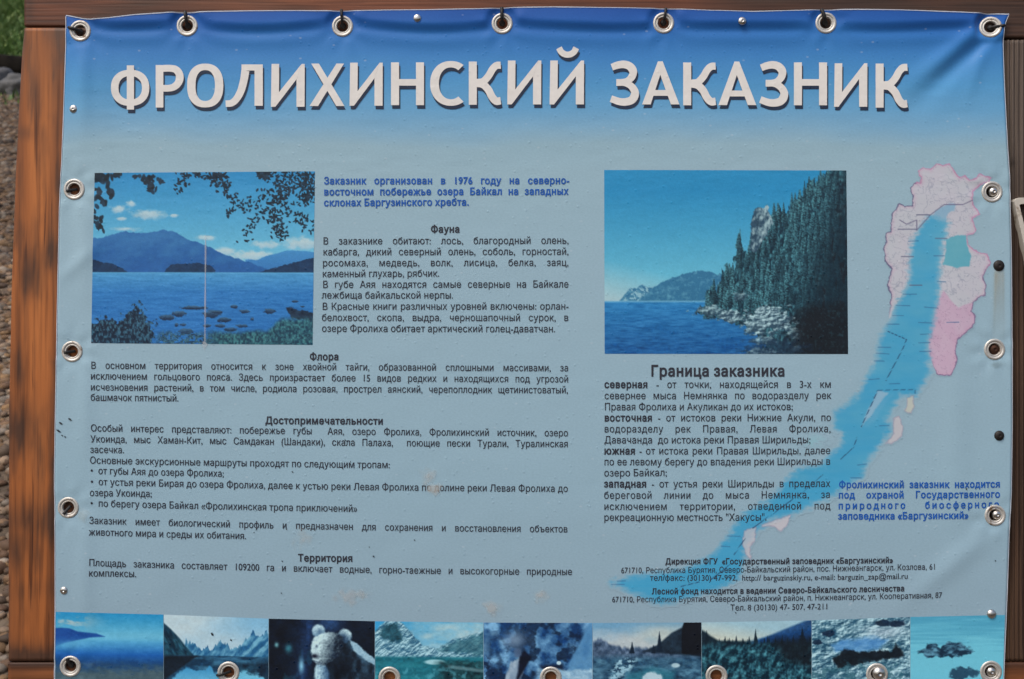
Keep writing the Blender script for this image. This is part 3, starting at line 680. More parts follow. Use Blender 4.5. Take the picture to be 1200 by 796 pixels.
# ------------------------------------------------------------------ printed pictures
def over(img, mask, c):
    m = np.clip(mask, 0, 1)[..., None]; c = np.asarray(c, float)
    return img * (1 - m) + c * m
def blend(a, b, t): t = np.clip(t, 0, 1)[..., None]; return np.asarray(a, float) * (1 - t) + np.asarray(b, float) * t
def soft(d, w=1.0): return sstep(-w, w, d)
def ell(x, y, cx, cy, rx, ry): return 1 - np.hypot((x - cx) / rx, (y - cy) / ry)
def quad_picture(name, quad, wpx, hpx, painter, res=.72, off=.00025, label=None, texture=1.0):
    """quad: corners TL TR BR BL on the print; painter(x, y) gets picture coordinates and returns sRGB 0-255"""
    nx, ny = int(wpx / res), int(hpx / res)
    s, t = np.meshgrid(np.linspace(0, 1, nx), np.linspace(0, 1, ny))
    q = np.array(quad, float)[:, None, None, :]
    p = (q[0] * (1 - s[..., None]) + q[1] * s[..., None]) * (1 - t[..., None]) + (q[3] * (1 - s[..., None]) + q[2] * s[..., None]) * t[..., None]
    img = painter(s * wpx, t * hpx)
    # printed photographs: fine detail, grain and the cool cast of faded ink
    X_, Y_ = s * wpx, t * hpx
    fine = (fbm(X_ / 2.6, Y_ / 2.2, nx + 3, 3) - .5) * .42 + (fbm(X_ / 9, Y_ / 6, nx + 5, 3) - .5) * .22
    lum = img.mean(-1); wgt = .13 + .6 * sstep(108, 70, lum)
    if texture > 1: img = (img - 108) * 1.14 + 106
    img = img * (1 + fine * wgt * texture)[..., None] * np.array([.93, 1.04, 1.02]) + np.array([2, 6, 7])
    img = img + (np.random.default_rng(len(name) + nx).normal(0, 2.2, img.shape[:2]))[..., None]
    i = np.arange(nx * ny).reshape(ny, nx); Qd = np.stack([i[:-1, :-1], i[1:, :-1], i[1:, 1:], i[:-1, 1:]], -1).reshape(-1, 4)
    px, py = p[..., 0].ravel(), p[..., 1].ravel()
    c = Qd.mean; ccx, ccy = px[Qd].mean(1), py[Qd].mean(1); kp = np.ones(len(Qd), bool)
    for ex, ey in EYES: kp &= np.hypot(ccx - ex, ccy - ey) > 10.0
    o = fast_mesh(name, P(px, py, off), Qd[kp], [M_photo])
    used = np.arange(len(px))
    set_col(o, np.clip(lin(np.clip(img, 3, 250)) * PK, 0, .9).reshape(-1, 3)); child(o, banner)
    if label: o['label'] = label
    return o

def emboss(x, y, a, b, seed, k=6., oct=4):
    return (fbm(x / a, y / b, seed, oct) - fbm((x + .22 * a) / a, (y + .3 * b) / b, seed, oct)) * k
def leaf_cloud(x, y, img, lines, n, size, col, seed, spread):
    r = np.random.default_rng(seed); H_, W_ = x.shape; size *= .86; sx_ = x[0, 1] - x[0, 0]; sy_ = y[1, 0] - y[0, 0]
    for _ in range(n):
        L = np.array(lines[r.integers(len(lines))], float); k = r.integers(len(L) - 1); t = r.random()
        c = L[k] * (1 - t) + L[k + 1] * t + r.normal(0, spread, 2); a = r.random() * math.pi
        rx, ry = size * (.7 + .7 * r.random()), size * (.4 + .3 * r.random())
        j0, j1 = int((c[0] - x[0, 0] - 2 * size) / sx_), int((c[0] - x[0, 0] + 2 * size) / sx_) + 2; i0, i1 = int((c[1] - y[0, 0] - 2 * size) / sy_), int((c[1] - y[0, 0] + 2 * size) / sy_) + 2
        j0, i0 = max(j0, 0), max(i0, 0)
        if j1 <= j0 or i1 <= i0 or j0 >= W_ or i0 >= H_: continue
        dx, dy = x[i0:i1, j0:j1] - c[0], y[i0:i1, j0:j1] - c[1]
        u, v = dx * math.cos(a) + dy * math.sin(a), -dx * math.sin(a) + dy * math.cos(a)
        m = soft(1 - np.hypot(u / rx, v / ry), .25) * .93
        cc = np.array(col) * (.7 + .8 * r.random())
        img[i0:i1, j0:j1] = over(img[i0:i1, j0:j1], m, cc)
    return img

def lake_photo(X, Y):
    x, y = X * 3.70 + 43, Y * 3.70 + 25                       # sketch units
    n = lambda a, b, s, o=4: fbm(x / a, y / b, s, o)
    img = blend((48, 134, 194), (128, 190, 220), (y - 20) / 400)
    for cx, cy, rx, ry in [(285, 208, 75, 24), (150, 185, 42, 17), (205, 162, 22, 15), (160, 226, 22, 9), (385, 213, 22, 9), (178, 270, 62, 11), (525, 310, 48, 13),
                           (790, 340, 75, 18), (940, 335, 95, 30), (730, 388, 120, 24), (610, 368, 52, 18)]:
        d = ell(x, y, cx, cy, rx, ry) + (n(22, 14, 61) - .5) * 1.1
        img = over(img, sstep(-.25, .75, d) * .9, blend((215, 208, 214), (168, 190, 214), (y - cy) / ry * .6 + .3))
    j = (n(18, 400, 65) - .5) * 14
    far = [(700, 470), (700, 402), (745, 405), (800, 386), (880, 364), (930, 366), (1000, 372), (1000, 470)]
    img = over(img, soft(sdf(x, y + j * .6, far), 2.5), blend((74, 138, 196), (58, 116, 184), (y - 360) / 90))
    mt = [(20, 470), (20, 312), (60, 312), (120, 296), (180, 281), (230, 288), (290, 284), (350, 274), (395, 283), (450, 314), (500, 330), (545, 347), (600, 378), (680, 402), (760, 430), (820, 460)]
    mc = blend((58, 112, 172), (38, 90, 158), (y - 280) / 170 + (n(60, 40, 67) - .5) * .9 + emboss(x, y, 60, 40, 67, .9))
    img = over(img, soft(sdf(x, y + j, mt), 2.5), mc)
    dk = blend((30, 60, 98), (22, 44, 78), n(14, 9, 68) * 1.2)
    for pl in ([(20, 470), (20, 405), (70, 410), (130, 424), (175, 445), (200, 462)], [(750, 462), (810, 442), (880, 424), (1000, 393), (1000, 462)],
               [(352, 462), (360, 440), (385, 425), (430, 420), (500, 418), (545, 426), (572, 448), (570, 462)]):
        img = over(img, soft(sdf(x, y + j * .5 + (n(9, 7, 69) - .5) * 9, pl), 2), dk)
    wt = blend((84, 150, 204), (50, 118, 188), (y - 458) / 90)
    wt = blend(wt, (46, 110, 182), (y - 560) / 160) + ((n(60, 7, 71, 4) - .5) * 34)[..., None] + ((n(8, 4, 72, 2) - .5) * 16)[..., None]
    img = over(img, soft(y - 459, 2), wt)
    img = over(img, np.exp(-((y - 461) / 3.) ** 2) * .5, (110, 170, 214))
    rocks = [(370, 655, 36, 13), (418, 640, 32, 14), (480, 612, 58, 9), (560, 640, 38, 18), (655, 607, 18, 8), (700, 627, 24, 8), (808, 625, 26, 12), (612, 664, 30, 12), (450, 715, 34, 14),
             (915, 583, 16, 5), (732, 659, 8, 8), (408, 687, 10, 9), (436, 686, 14, 7), (600, 690, 26, 8), (585, 630, 26, 7), (950, 605, 12, 4), (690, 690, 26, 8), (640, 705, 30, 9), (540, 690, 20, 7)]
    for cx, cy, rx, ry in rocks:
        d = ell(x, y, cx, cy, rx, ry) + (n(10, 7, 73) - .5) * .8
        img = over(img, sstep(-.05, .2, d) * .92, blend((64, 92, 124), (22, 38, 66), (y - cy) / ry + .6 + (n(6, 5, 74) - .5)))
    img = over(img, soft(sdf(x, y + (n(12, 9, 75) - .5) * 12, [(876, 612), (900, 606), (940, 622), (1000, 630), (1000, 668), (905, 656)]), 3), blend((44, 66, 92), (20, 32, 54), n(12, 8, 76) * 1.3))
    sh = sstep(-10, 25, y - (722 - 20 * n(60, 40, 77)) ) * sstep(300, 360, x)
    tex = n(9, 8, 78, 3); t2 = n(4.5, 4.5, 79, 2)
    img = over(img, sh * sstep(.38, .56, tex + .15 * t2), blend((20, 44, 70), (86, 128, 150), t2 * 1.5 - .3))
    gr = sstep(0, 30, y - (700 + 26 * (n(40, 30, 80) - .5) - 60 * sstep(790, 870, x))) * sstep(520, 600, x)
    img = over(img, gr * .95, blend((22, 52, 72), (74, 128, 136), (n(7, 9, 81, 3) - .3) * 2.2))
    bl = [(20, 790), (20, 700), (60, 672), (100, 655), (150, 672), (195, 640), (232, 604), (250, 600), (262, 648), (300, 672), (312, 720), (302, 790)]
    d = sdf(x, y, bl) + (n(13, 13, 82, 4) - .5) * 80
    img = over(img, soft(d, 7), blend((14, 30, 52), (66, 104, 130), (n(6, 10, 83, 3) - .42) * 3))
    dark = (22, 34, 48)
    img = leaf_cloud(x, y, img, [[(45, 30), (95, 40), (150, 38)], [(45, 35), (100, 70)]], 34, 17, dark, 1, 9)
    img = leaf_cloud(x, y, img, [[(50, 95), (95, 110), (125, 115)], [(60, 120), (92, 165)]], 20, 17, dark, 2, 8)
    img = leaf_cloud(x, y, img, [[(45, 150), (50, 250)], [(48, 235), (95, 235)], [(60, 250), (78, 275)]], 16, 15, dark, 3, 7)
    img = leaf_cloud(x, y, img, [[(195, 32), (270, 45), (325, 62)], [(255, 60), (285, 98)]], 40, 13, dark, 4, 9)
    img = leaf_cloud(x, y, img, [[(390, 35), (440, 40), (465, 30)], [(400, 50), (405, 115)], [(430, 45), (440, 85)], [(480, 28), (500, 50)]], 46, 9, dark, 5, 8)
    img = leaf_cloud(x, y, img, [[(525, 30), (560, 70), (600, 110), (660, 135)], [(545, 35), (600, 50), (625, 100)]], 110, 9, dark, 6, 11)
    img = leaf_cloud(x, y, img, [[(1000, 40), (900, 60), (800, 110), (720, 165), (615, 182)], [(830, 40), (870, 110), (800, 170), (740, 230), (690, 325)], [(990, 60), (950, 150), (990, 120)],
                                 [(830, 120), (880, 190), (940, 230), (975, 262)], [(800, 190), (840, 260), (862, 296)], [(760, 25), (800, 30)], [(860, 40), (960, 45), (880, 120)]], 760, 8.0, dark, 7, 17)
    return img
quad_picture('photograph', [(111.3, 203), (369.2, 201), (366.4, 404.3), (107, 402.2)], 257, 201, lake_photo, label='left photograph of a blue lake with leaves above')

def cliff_photo(X, Y):
    x, y = X * 3.46 + 28, Y * 3.46 + 33
    n = lambda a, b, s, o=4: fbm(x / a, y / b, s, o)
    img = blend((44, 136, 190), (116, 184, 212), (y - 120) / 380); img = blend(img, (186, 194, 204), (y - 400) / 170 - (x - 60) / 700)
    j = (n(16, 300, 91) - .5) * 18
    mt = [(80, 575), (105, 545), (130, 516), (180, 500), (225, 508), (250, 496), (300, 470), (360, 448), (420, 440), (480, 452), (560, 455), (560, 575)]
    tex = n(12, 16, 92); img = over(img, soft(sdf(x, y + j, mt), 3), blend((54, 110, 150), (110, 160, 188), .3 + (tex - .5) * 1.2 + emboss(x, y, 26, 18, 92, 1.5) - (x - 100) / 900))
    img = over(img, soft(sdf(x, y + j, [(80, 575), (130, 516), (180, 500), (225, 508), (190, 540), (160, 570)]), 4) * sstep(.42, .6, n(10, 8, 93)), (150, 180, 200))
    sea = blend((46, 124, 186), (26, 88, 152), (y - 565) / 190) + ((n(34, 6, 94) - .5) * 54)[..., None]
    img = over(img, soft(y - 564, 2), sea); img = over(img, np.exp(-((y - 565) / 4.) ** 2) * .6 * (x < 460), (150, 190, 216))
    cl = [(396, 612), (430, 584), (444, 520), (456, 512), (468, 498), (482, 520), (506, 470), (526, 402), (544, 452), (556, 380), (572, 312), (592, 362), (614, 372), (620, 330), (640, 290), (700, 250), (716, 210),
          (742, 190), (760, 215), (790, 182), (806, 150), (832, 128), (850, 100), (872, 68), (900, 92), (918, 42), (960, 20), (1030, 20), (1030, 800), (640, 800), (680, 740), (640, 690), (560, 650), (470, 620)]
    d = sdf(x, y, cl) + (n(9, 30, 95, 3) - .5) * 46
    t1, t2 = n(22, 34, 96, 4), n(7, 15, 97, 3)
    tc = blend((16, 40, 56), (84, 136, 152), (t1 * .6 + t2 * .7 - .50) * 2.2 + emboss(x, y, 15, 26, 97, 1.6))
    dk = sstep(800, 980, x + .35 * (y - 400)) * .9
    tc = blend(tc, blend((18, 22, 32), (40, 62, 74), (t2 - .5) * 3), dk)
    img = over(img, soft(d, 4), tc)
    tr = np.random.default_rng(31); spots = []
    while len(spots) < 430:
        cx_, by_ = 440 + 590 * tr.random(), 120 + 640 * tr.random()
        if by_ < 660 - .2 * max(0, cx_ - 700) + 200 * (cx_ > 900) and inpoly(np.array([cx_]), np.array([by_ - 30.]), cl)[0]: spots.append((by_, cx_))
    for by_, cx_ in sorted(spots):
        h_ = 52 + 50 * tr.random(); w_ = 9 + 8 * tr.random(); sh_ = float(np.clip(1.05 - .9 * sstep(800, 1000, cx_ + .35 * (by_ - 400)), .12, 1)) * (.45 + .75 * tr.random())
        win = (np.abs(x[0] - cx_) < 26); yw = (y[:, 0] > by_ - h_ - 4) & (y[:, 0] < by_ + 4)
        if not win.any() or not yw.any(): continue
        sl = np.ix_(yw, win); xx_, yy_ = x[sl], y[sl]; t_ = (yy_ - by_ + h_) / h_
        wd = w_ * (.12 + .9 * np.clip(t_, 0, 1)) * (.55 + .9 * fbm(xx_ / 7 + cx_, yy_ / 5, 7, 2))
        m_ = soft(wd - np.abs(xx_ - cx_), 1.6) * (t_ > 0) * sstep(1.05, .9, t_)
        lt_ = np.clip(.62 - (xx_ - cx_) / w_ * .42 - .35 * t_ + (fbm(xx_ / 5, yy_ / 4, 9, 2) - .5) * 1.1, 0, 1) * sh_
        img[sl] = over(img[sl], m_ * .92, blend((13, 32, 46), (98, 152, 166), lt_))
    pl = [(618, 360), (620, 250), (630, 205), (650, 180), (672, 186), (690, 174), (700, 215), (712, 240), (690, 290), (660, 330), (640, 365)]
    img = over(img, soft(sdf(x, y, pl) + (n(9, 14, 98) - .5) * 14, 3), blend((48, 70, 92), (170, 180, 190), .35 + emboss(x, y, 16, 30, 99, 3.) + (x - 660) / 110))
    r = n(18, 10, 101, 4)
    for cx, cy, rx, ry, s in [(460, 602, 80, 22, .8), (540, 628, 60, 26, 1), (575, 545, 30, 18, .7), (690, 640, 105, 62, 1.), (640, 665, 60, 40, .9), (800, 690, 40, 36, .8), (665, 722, 65, 18, .8), (660, 768, 70, 16, .9), (800, 755, 22, 14, .6)]:
        d = ell(x, y, cx, cy, rx, ry) * 1.3 + (r - .5) * 1.8
        img = over(img, sstep(-.05, .4, d) * s, blend((52, 72, 92), (196, 208, 218), .34 - (y - cy) / ry * .35 + emboss(x, y, 22, 15, 102, 3.4)))
    img = over(img, sstep(0, .5, ell(x, y, 930, 690, 190, 150) + (n(30, 30, 103) - .5) * .5) * .92, blend((16, 18, 26), (38, 56, 66), (n(8, 9, 104) - .55) * 3))
    img = over(img, sstep(0, .6, ell(x, y, 720, 760, 170, 60) + (n(20, 9, 105) - .5)) * .6, (24, 44, 70))
    return img
quad_picture('photograph', [(708, 199.5), (991.6, 200), (993.6, 415), (708.5, 414.7)], 284, 215, cliff_photo, label='right photograph of a wooded cliff above a lake')

# strip of nine small pictures: painters use local coordinates, 0..w by 0..90
def nf(X, Y): return lambda a, b, s, o=4: fbm(X / a, Y / b, s, o)
def s_mist(x, y):
    n = nf(x, y); img = blend((40, 140, 196), (122, 184, 216), (y - 2) / 26); img = over(img, sstep(.42, .62, n(14, 6, 1)) * np.exp(-((x - 18) / 26.) ** 2 - ((y - 10) / 8.) ** 2) * .9, (190, 190, 196))
    img = blend(img, (96, 170, 214), (y - 24) / 10)
    img = over(img, soft(sdf(x, y, [(-5, 42), (-5, 19), (8, 18), (16, 18.5), (26, 22), (48, 24), (58, 27.5), (40, 29), (10, 36)]), 1.2), (22, 70, 150))
    img = blend(img, (26, 92, 176), (y - 31) / 18); img = over(img, np.exp(-((y - 38 - x * -.06) / 5.) ** 2) * np.exp(-((x - 18) / 26.) ** 2) * .55, (110, 176, 220))
    img = blend(img, (24, 62, 110), (y - 48) / 12); img = blend(img, (78, 92, 104), (y - 58) / 14 + (n(7, 4, 2) - .5)); return img + ((n(5, 3, 3) - .5) * 22)[..., None]
def s_peaks(x, y):
    n = nf(x, y); img = blend((196, 196, 206), (168, 186, 208), x / 125 + (n(30, 16, 4) - .5)); img = over(img, soft(20 - y, 14) * sstep(40, 110, x) * .5, (110, 160, 200))
    j = (np.abs(n(5, 60, 5) - .5) - .12) * 22 + (n(1.6, 60, 6, 2) - .5) * 3
    img = over(img, soft(sdf(x, y + j, [(22, 50), (26, 30), (34, 30), (44, 38), (54, 39), (66, 28), (78, 37), (90, 32), (98, 24), (104, 17), (112, 20), (128, 14), (128, 52), (22, 52)]), .9), blend((44, 94, 136), (120, 162, 190), .35 + emboss(x + y * .5, y, 7, 12, 6, 3.)))
    img = over(img, soft(sdf(x, y, [(-2, 60), (-2, 8), (8, 16), (18, 26), (28, 38), (37, 48), (37, 60)]), 1.2), blend((20, 44, 62), (52, 92, 112), .4 + emboss(x - y * .6, y, 6, 14, 7, 2.5)))
    img = over(img, soft(y - 46, 1), blend((30, 58, 84), (84, 130, 164), (n(16, 3.5, 8) - .35) * 2))
    img = over(img, soft(sdf(x, y, [(-2, 80), (-2, 47), (40, 46), (24, 58), (-2, 76)]), 1.5), (28, 36, 48))
    img = over(img, soft(sdf(x, y + (n(6, 6, 9) - .5) * 8, [(2, 100), (10, 72), (26, 60), (40, 63), (54, 59), (66, 74), (76, 90), (74, 100)]), 1.5), blend((70, 138, 186), (140, 190, 216), (y - 58) / 30))
    img = over(img, soft(sdf(x, y, [(58, 56), (124, 52), (124, 100), (100, 90), (72, 66)]), 4), blend((24, 40, 58), (50, 84, 106), (n(6, 7, 10) - .35) * 2))
    img = over(img, soft(ell(x, y, 88, 76, 30, 12) + (n(5, 4, 11) - .5) * .8, .2), (120, 178, 208)); return img
def s_bear(x, y):
    n = nf(x, y); img = blend((16, 18, 28), (26, 36, 54), n(14, 16, 12)); img = over(img, sstep(.5, .75, n(10, 14, 13)) * sstep(20, 60, y) * .55, (46, 98, 122))
    img = over(img, np.exp(-((x - 46 + y * .1) / 9.) ** 2) * .55 * n(8, 20, 14), (70, 110, 190)); img = over(img, np.exp(-((x - 38) / 3.) ** 2 - ((y - 54) / 8.) ** 2) * .9, (150, 196, 226))
    img = over(img, np.exp(-((x - 9) / 2.4) ** 2 - ((y - 30) / 3.) ** 2) * .8, (140, 190, 200)); img = over(img, np.exp(-((x - 23) / 4.) ** 2 - ((y - 34) / 5.) ** 2) * .6, (90, 170, 190))
    img = over(img, np.exp(-((x - 72) / 14.) ** 2 - ((y - 4) / 10.) ** 2) * .5, (80, 120, 190))
    fl = emboss(x, y, 3.2, 3.6, 15, .6, 3) + (n(2.2, 3, 16) - .5) * .5; W = lambda d, w=.12: soft(d, w)
    img = over(img, soft(sdf(x, y, [(84, 24), (98, 26), (124, 50), (130, 100), (70, 100), (66, 50)]) + (n(4, 4, 66) - .5) * 4, 2), blend((26, 32, 44), (66, 86, 108), (n(5, 8, 67) - .35) * 1.6 + .9 * np.exp(-((y - 28 - (x - 96) * .75) / 7.) ** 2)))
    img = over(img, soft(sdf(x, y, [(94, 22), (103, 27), (113, 36), (124, 45), (128, 54), (112, 46), (99, 35)]) + (n(3, 3, 61) - .5) * 2, 1.3), blend((112, 138, 168), (184, 198, 214), .6 + fl))
    dark = blend((16, 20, 30), (46, 62, 82), .1 + (n(8, 10, 17) - .4) * 1.4)
    img = over(img, soft(sdf(x, y, [(64, 26), (80, 24), (92, 26), (96, 44), (90, 70), (92, 100), (62, 100), (60, 60)]) + (n(5, 5, 62) - .5) * 3, 4) * .85, dark)
    img = over(img, soft(sdf(x, y, [(53, 100), (54, 58), (57, 50), (66, 52), (70, 62), (72, 100)]) + (n(4, 6, 63) - .5) * 3, 2), blend((60, 84, 118), (196, 210, 226), 1.05 - (x - 55) / 15 + fl))
    ear = lambda cx, cy, r: W(ell(x, y, cx, cy, r, r * 1.02) + (n(3, 3, 64) - .5) * .2, .2)
    img = over(img, ear(58, 13, 7.6), blend((96, 122, 154), (204, 212, 224), .85 + fl - (y - 8) / 22)); img = over(img, np.exp(-((x - 60) / 3.6) ** 2 - ((y - 14.5) / 4.) ** 2) * .7, (70, 92, 124))
    img = over(img, ear(89, 18, 8.0), blend((66, 88, 118), (204, 212, 222), .7 + fl - (y - 14) / 12 + (x - 88) / 30)); img = over(img, np.exp(-((x - 86) / 4.6) ** 2 - ((y - 20.5) / 4.) ** 2) * .75, (44, 58, 82))
    head = [(50, 25), (53.5, 20), (62, 16.5), (71, 14), (80, 14.5), (86, 19), (89, 28), (84, 40), (74, 49), (66, 53), (60, 53), (55, 50.5), (51, 46), (49.2, 38)]
    lt = 1.0 - .95 * sstep(58, 86, x + .30 * (y - 20)) - .25 * sstep(46, 54, y) + .10 * np.exp(-((x - 70) / 14.) ** 2 - ((y - 18) / 5.) ** 2)
    img = over(img, soft(sdf(x, y, head) + (n(3, 3, 18) - .5) * 2.6, 1.5), blend((30, 38, 54), (208, 214, 224), lt + fl * .8))
    img = over(img, np.exp(-((x - 53.5) / 4.4) ** 2 - ((y - 42.5) / 2.6) ** 2) * 1.0, (16, 16, 34)); img = over(img, np.exp(-((x - 56) / 1.5) ** 2 - ((y - 31) / 1.6) ** 2) * .7, (44, 54, 76))
    img = over(img, np.exp(-((y - 48.5 - (x - 54) * .3) / .9) ** 2) * (x > 52) * (x < 62) * .5, (60, 70, 96)); return img
def s_snow(x, y):
    n = nf(x, y); img = blend((66, 150, 200), (196, 196, 200), (n(26, 12, 18) - .3) * 1.5 + (x - 70) / 160 + (y - 6) / 60)
    snow = blend((60, 100, 128), (178, 198, 212), .5 + (n(9, 5, 19, 4) - .5) * 1.2 + emboss(x + y * .7, y, 3.6, 4.4, 19, 3.2))
    img = over(img, soft(sdf(x, y + (n(4, 30, 20) - .5) * 4, [(-2, 50), (-2, 16), (6, 4), (16, -2), (30, 0), (42, 12), (56, 28), (74, 32), (90, 20), (104, 18), (128, 10), (128, 52)]), 1.5), snow)
    img = over(img, soft(sdf(x, y + (n(5, 5, 21) - .5) * 10, [(4, 16), (14, 2), (26, 4), (32, 20), (28, 26), (12, 20)]), 2) * .9, blend((20, 46, 58), (60, 110, 130), n(5, 5, 22)))
    img = over(img, soft(sdf(x, y + (n(6, 4, 23) - .5) * 8, [(72, 34), (92, 22), (110, 18), (128, 11), (128, 40), (100, 36)]), 2) * .75, blend((26, 62, 80), (90, 136, 150), n(5, 4, 24)))
    img = over(img, soft(y - 41, 2), blend((24, 84, 102), (56, 132, 146), n(12, 5, 25))); img = over(img, soft(ell(x, y, 70, 47, 12, 3), .3), (170, 196, 208))
    img = over(img, soft(y - (46 + (n(12, 8, 26) - .5) * 6), 3) * sstep(64, 84, x), blend((18, 44, 52), (54, 96, 104), (n(6, 4, 27) - .3) * 2)); img = over(img, soft(2 - np.abs(y - 52 - (x - 84) * .12), 1.6) * sstep(80, 90, x) * .7, (120, 140, 150))
    img = over(img, sstep(.5, .7, n(7, 8, 28)) * soft(y - 52, 6) * .5, (110, 170, 190)); return img
def s_bird(x, y):
    n = nf(x, y); img = blend((28, 62, 108), (136, 170, 208), (n(12, 11, 29) - .3) * 2.2); img = over(img, sstep(.48, .62, n(15, 13, 30)) * sstep(-20, 70, x + y * .5) * .8, (20, 34, 58))
    img = over(img, np.exp(-((x - 36) / 14.) ** 2 - ((y - 20) / 10.) ** 2) * .6, (176, 180, 204))
    img = over(img, soft(sdf(x, y, [(124, 0), (130, 0), (130, 56), (104, 56), (98, 50), (108, 32)]), 2), blend((70, 112, 160), (112, 148, 186), n(8, 9, 31)))
    img = over(img, soft(sdf(x, y + (n(5, 6, 32) - .5) * 8, [(26, 100), (24, 66), (32, 46), (42, 40), (48, 54), (40, 72), (36, 100)]), 1.5), blend((190, 188, 200), (120, 130, 158), n(4, 8, 33)))
    img = over(img, soft(sdf(x, y, [(42, 38), (48, 32), (56, 40), (44, 62), (36, 74), (40, 58)]), 2), (22, 26, 44)); img = over(img, soft(ell(x, y, 40, 35, 5, 5) + (n(3, 3, 34) - .5) * .6, .3) * .8, (90, 100, 130))
    img = over(img, soft(sdf(x, y, [(66, 50), (92, 48), (96, 62), (70, 66)]), 3) * .85, (24, 28, 46)); img = over(img, soft(ell(x, y, 88, 47, 2.6, 2.2), .3), (200, 206, 220))
    img = over(img, soft(y - (54 + (n(8, 8, 35) - .5) * 9), 2) * sstep(58, 70, x), blend((110, 140, 176), (196, 206, 222), n(5, 4, 36))); img = over(img, sstep(.5, .6, n(6, 6, 37)) * soft(y - 40, 8) * sstep(0, 30, 30 - x) * .8, (24, 36, 62)); return img
def s_river(x, y):
    n = nf(x, y); img = blend((120, 152, 184), (190, 182, 190), (y - 2) / 22 + (n(24, 10, 38) - .5)); img = over(img, np.exp(-((x - 84) / 34.) ** 2 - ((y - 14) / 12.) ** 2) * .6, (206, 190, 180))
    img = over(img, soft(y - (29 + (n(7, 50, 39) - .5) * 12 - 10 * np.exp(-((x - 4) / 18.) ** 2)), 2.5), blend((56, 68, 92), (124, 132, 160), (n(4, 5, 40) - .3) * 1.8))
    img = over(img, soft(sdf(x, y, [(58, 34), (76, 26), (92, 12), (104, 6), (108, 0), (130, 0), (130, 40)]), 1.5), blend((26, 32, 44), (48, 60, 76), n(6, 6, 41))); img = over(img, soft(sdf(x, y, [(107, -2), (127, -2), (127, 40), (104, 36), (104, 10)]), .8), (26, 26, 34))
    for tx, ty, b, w in ((46, 22, 36, 3.4), (78, 10, 34, 4.2), (71, 26, 36, 3)): img = over(img, soft(w * np.clip((y - ty) / (b - ty), 0, 1) * (.7 + .5 * n(1.5, 2, 42)) - np.abs(x - tx), .8) * (y > ty) * (y < b), (26, 38, 54))
    img = over(img, soft(y - 40, 5) * (n(14, 6, 43) > .1), blend((40, 66, 92), (96, 128, 154), (n(8, 4, 44) - .3) * 2)); img = over(img, soft(sdf(x, y + (n(5, 4, 45) - .5) * 10, [(10, 100), (22, 56), (30, 42), (52, 42), (44, 56), (24, 68), (30, 100)]), 3) * .8 * sstep(.4, .55, n(4, 2.5, 46)), (180, 200, 218))
    img = over(img, soft(sdf(x, y, [(36, 100), (40, 60), (70, 52), (96, 58), (90, 100)]), 5) * .6, (54, 122, 140)); img = over(img, soft(ell(x, y, 70, 66, 12, 8) + (n(4, 4, 47) - .5) * .5, .2), (186, 192, 206)); img = over(img, soft(ell(x, y, 97, 50, 5, 2.6), .3), (180, 190, 204)); return img
def s_forest(x, y):
    n = nf(x, y); img = blend((164, 180, 196), (206, 192, 184), (y - 2) / 20 - (x - 40) / 120); img = over(img, soft(y - (20 - .2 * (x - 60)) - 2, 3) * sstep(46, 70, x), blend((74, 138, 184), (30, 74, 128), (y - 4) / 22))
    img = over(img, soft(sdf(x, y, [(-2, 30), (-2, 8), (4, 11), (10, 16), (20, 22), (130, 26), (130, 100), (-2, 100)]), 2), (30, 44, 56)); img = over(img, soft(sdf(x, y, [(56, 26), (96, 10), (130, -3), (130, 26)]), 2) * .85, (28, 62, 112))
    for k in range(34):
        r = np.random.default_rng(k + 70); tx = r.random() * 128; ty = 16 + 5 * r.random() - (9 if k in (3, 9, 15) else 0); w = 2.2 + r.random() * 1.4
        img = over(img, soft(w * np.clip((y - ty) / 16, 0, 1) * (.6 + .7 * n(1.4, 2, 48)) - np.abs(x - tx), .7) * (y > ty) * .95, (22, 34, 46))
    tx = n(5, 5, 49, 4); img = over(img, soft(y - 26, 6), blend((18, 42, 56), (92, 144, 160), .3 + (tx - .5) * 1.2 + emboss(x, y, 5, 7, 49, 1.8))); img = over(img, soft(sdf(x, y, [(84, 22), (130, 18), (130, 56), (96, 44)]), 7) * .85, (26, 30, 38)); return img
def s_stones(x, y):
    n = nf(x, y); img = blend((50, 84, 108), (190, 204, 216), .48 + (n(12, 6, 50, 4) - .5) * 1.3 + emboss(x, y, 6, 3.6, 50, 2.6)); img = over(img, np.exp(-((x - 84) / 24.) ** 2 - ((y - 16) / 9.) ** 2) * .6, (186, 184, 200))
    for cx, cy, rx, ry in ((83, 6, 9, 4), (98, 7, 10, 4), (20, 16, 7, 4), (6, 26, 6, 3)): img = over(img, soft(ell(x, y, cx, cy, rx, ry) + (n(4, 3, 51) - .5) * .8, .25) * .9, (26, 40, 62))
    img = over(img, soft(sdf(x, y + (n(7, 4, 52) - .5) * 5, [(22, 30), (36, 24), (70, 22), (90, 26), (78, 36), (50, 40), (28, 38)]), 3) * .85, blend((66, 116, 178), (120, 160, 204), n(9, 4, 53)))
    img = over(img, soft(sdf(x, y + (n(4, 5, 54) - .5) * 6, [(24, 46), (38, 36), (60, 39), (94, 38), (98, 30), (106, 38), (108, 46), (74, 50), (40, 56), (30, 58)]), 1.8) * .93, (22, 26, 34)); img = over(img, sstep(.52, .66, n(7, 6, 55)) * soft(y - 50, 6) * .7, (54, 92, 108)); return img
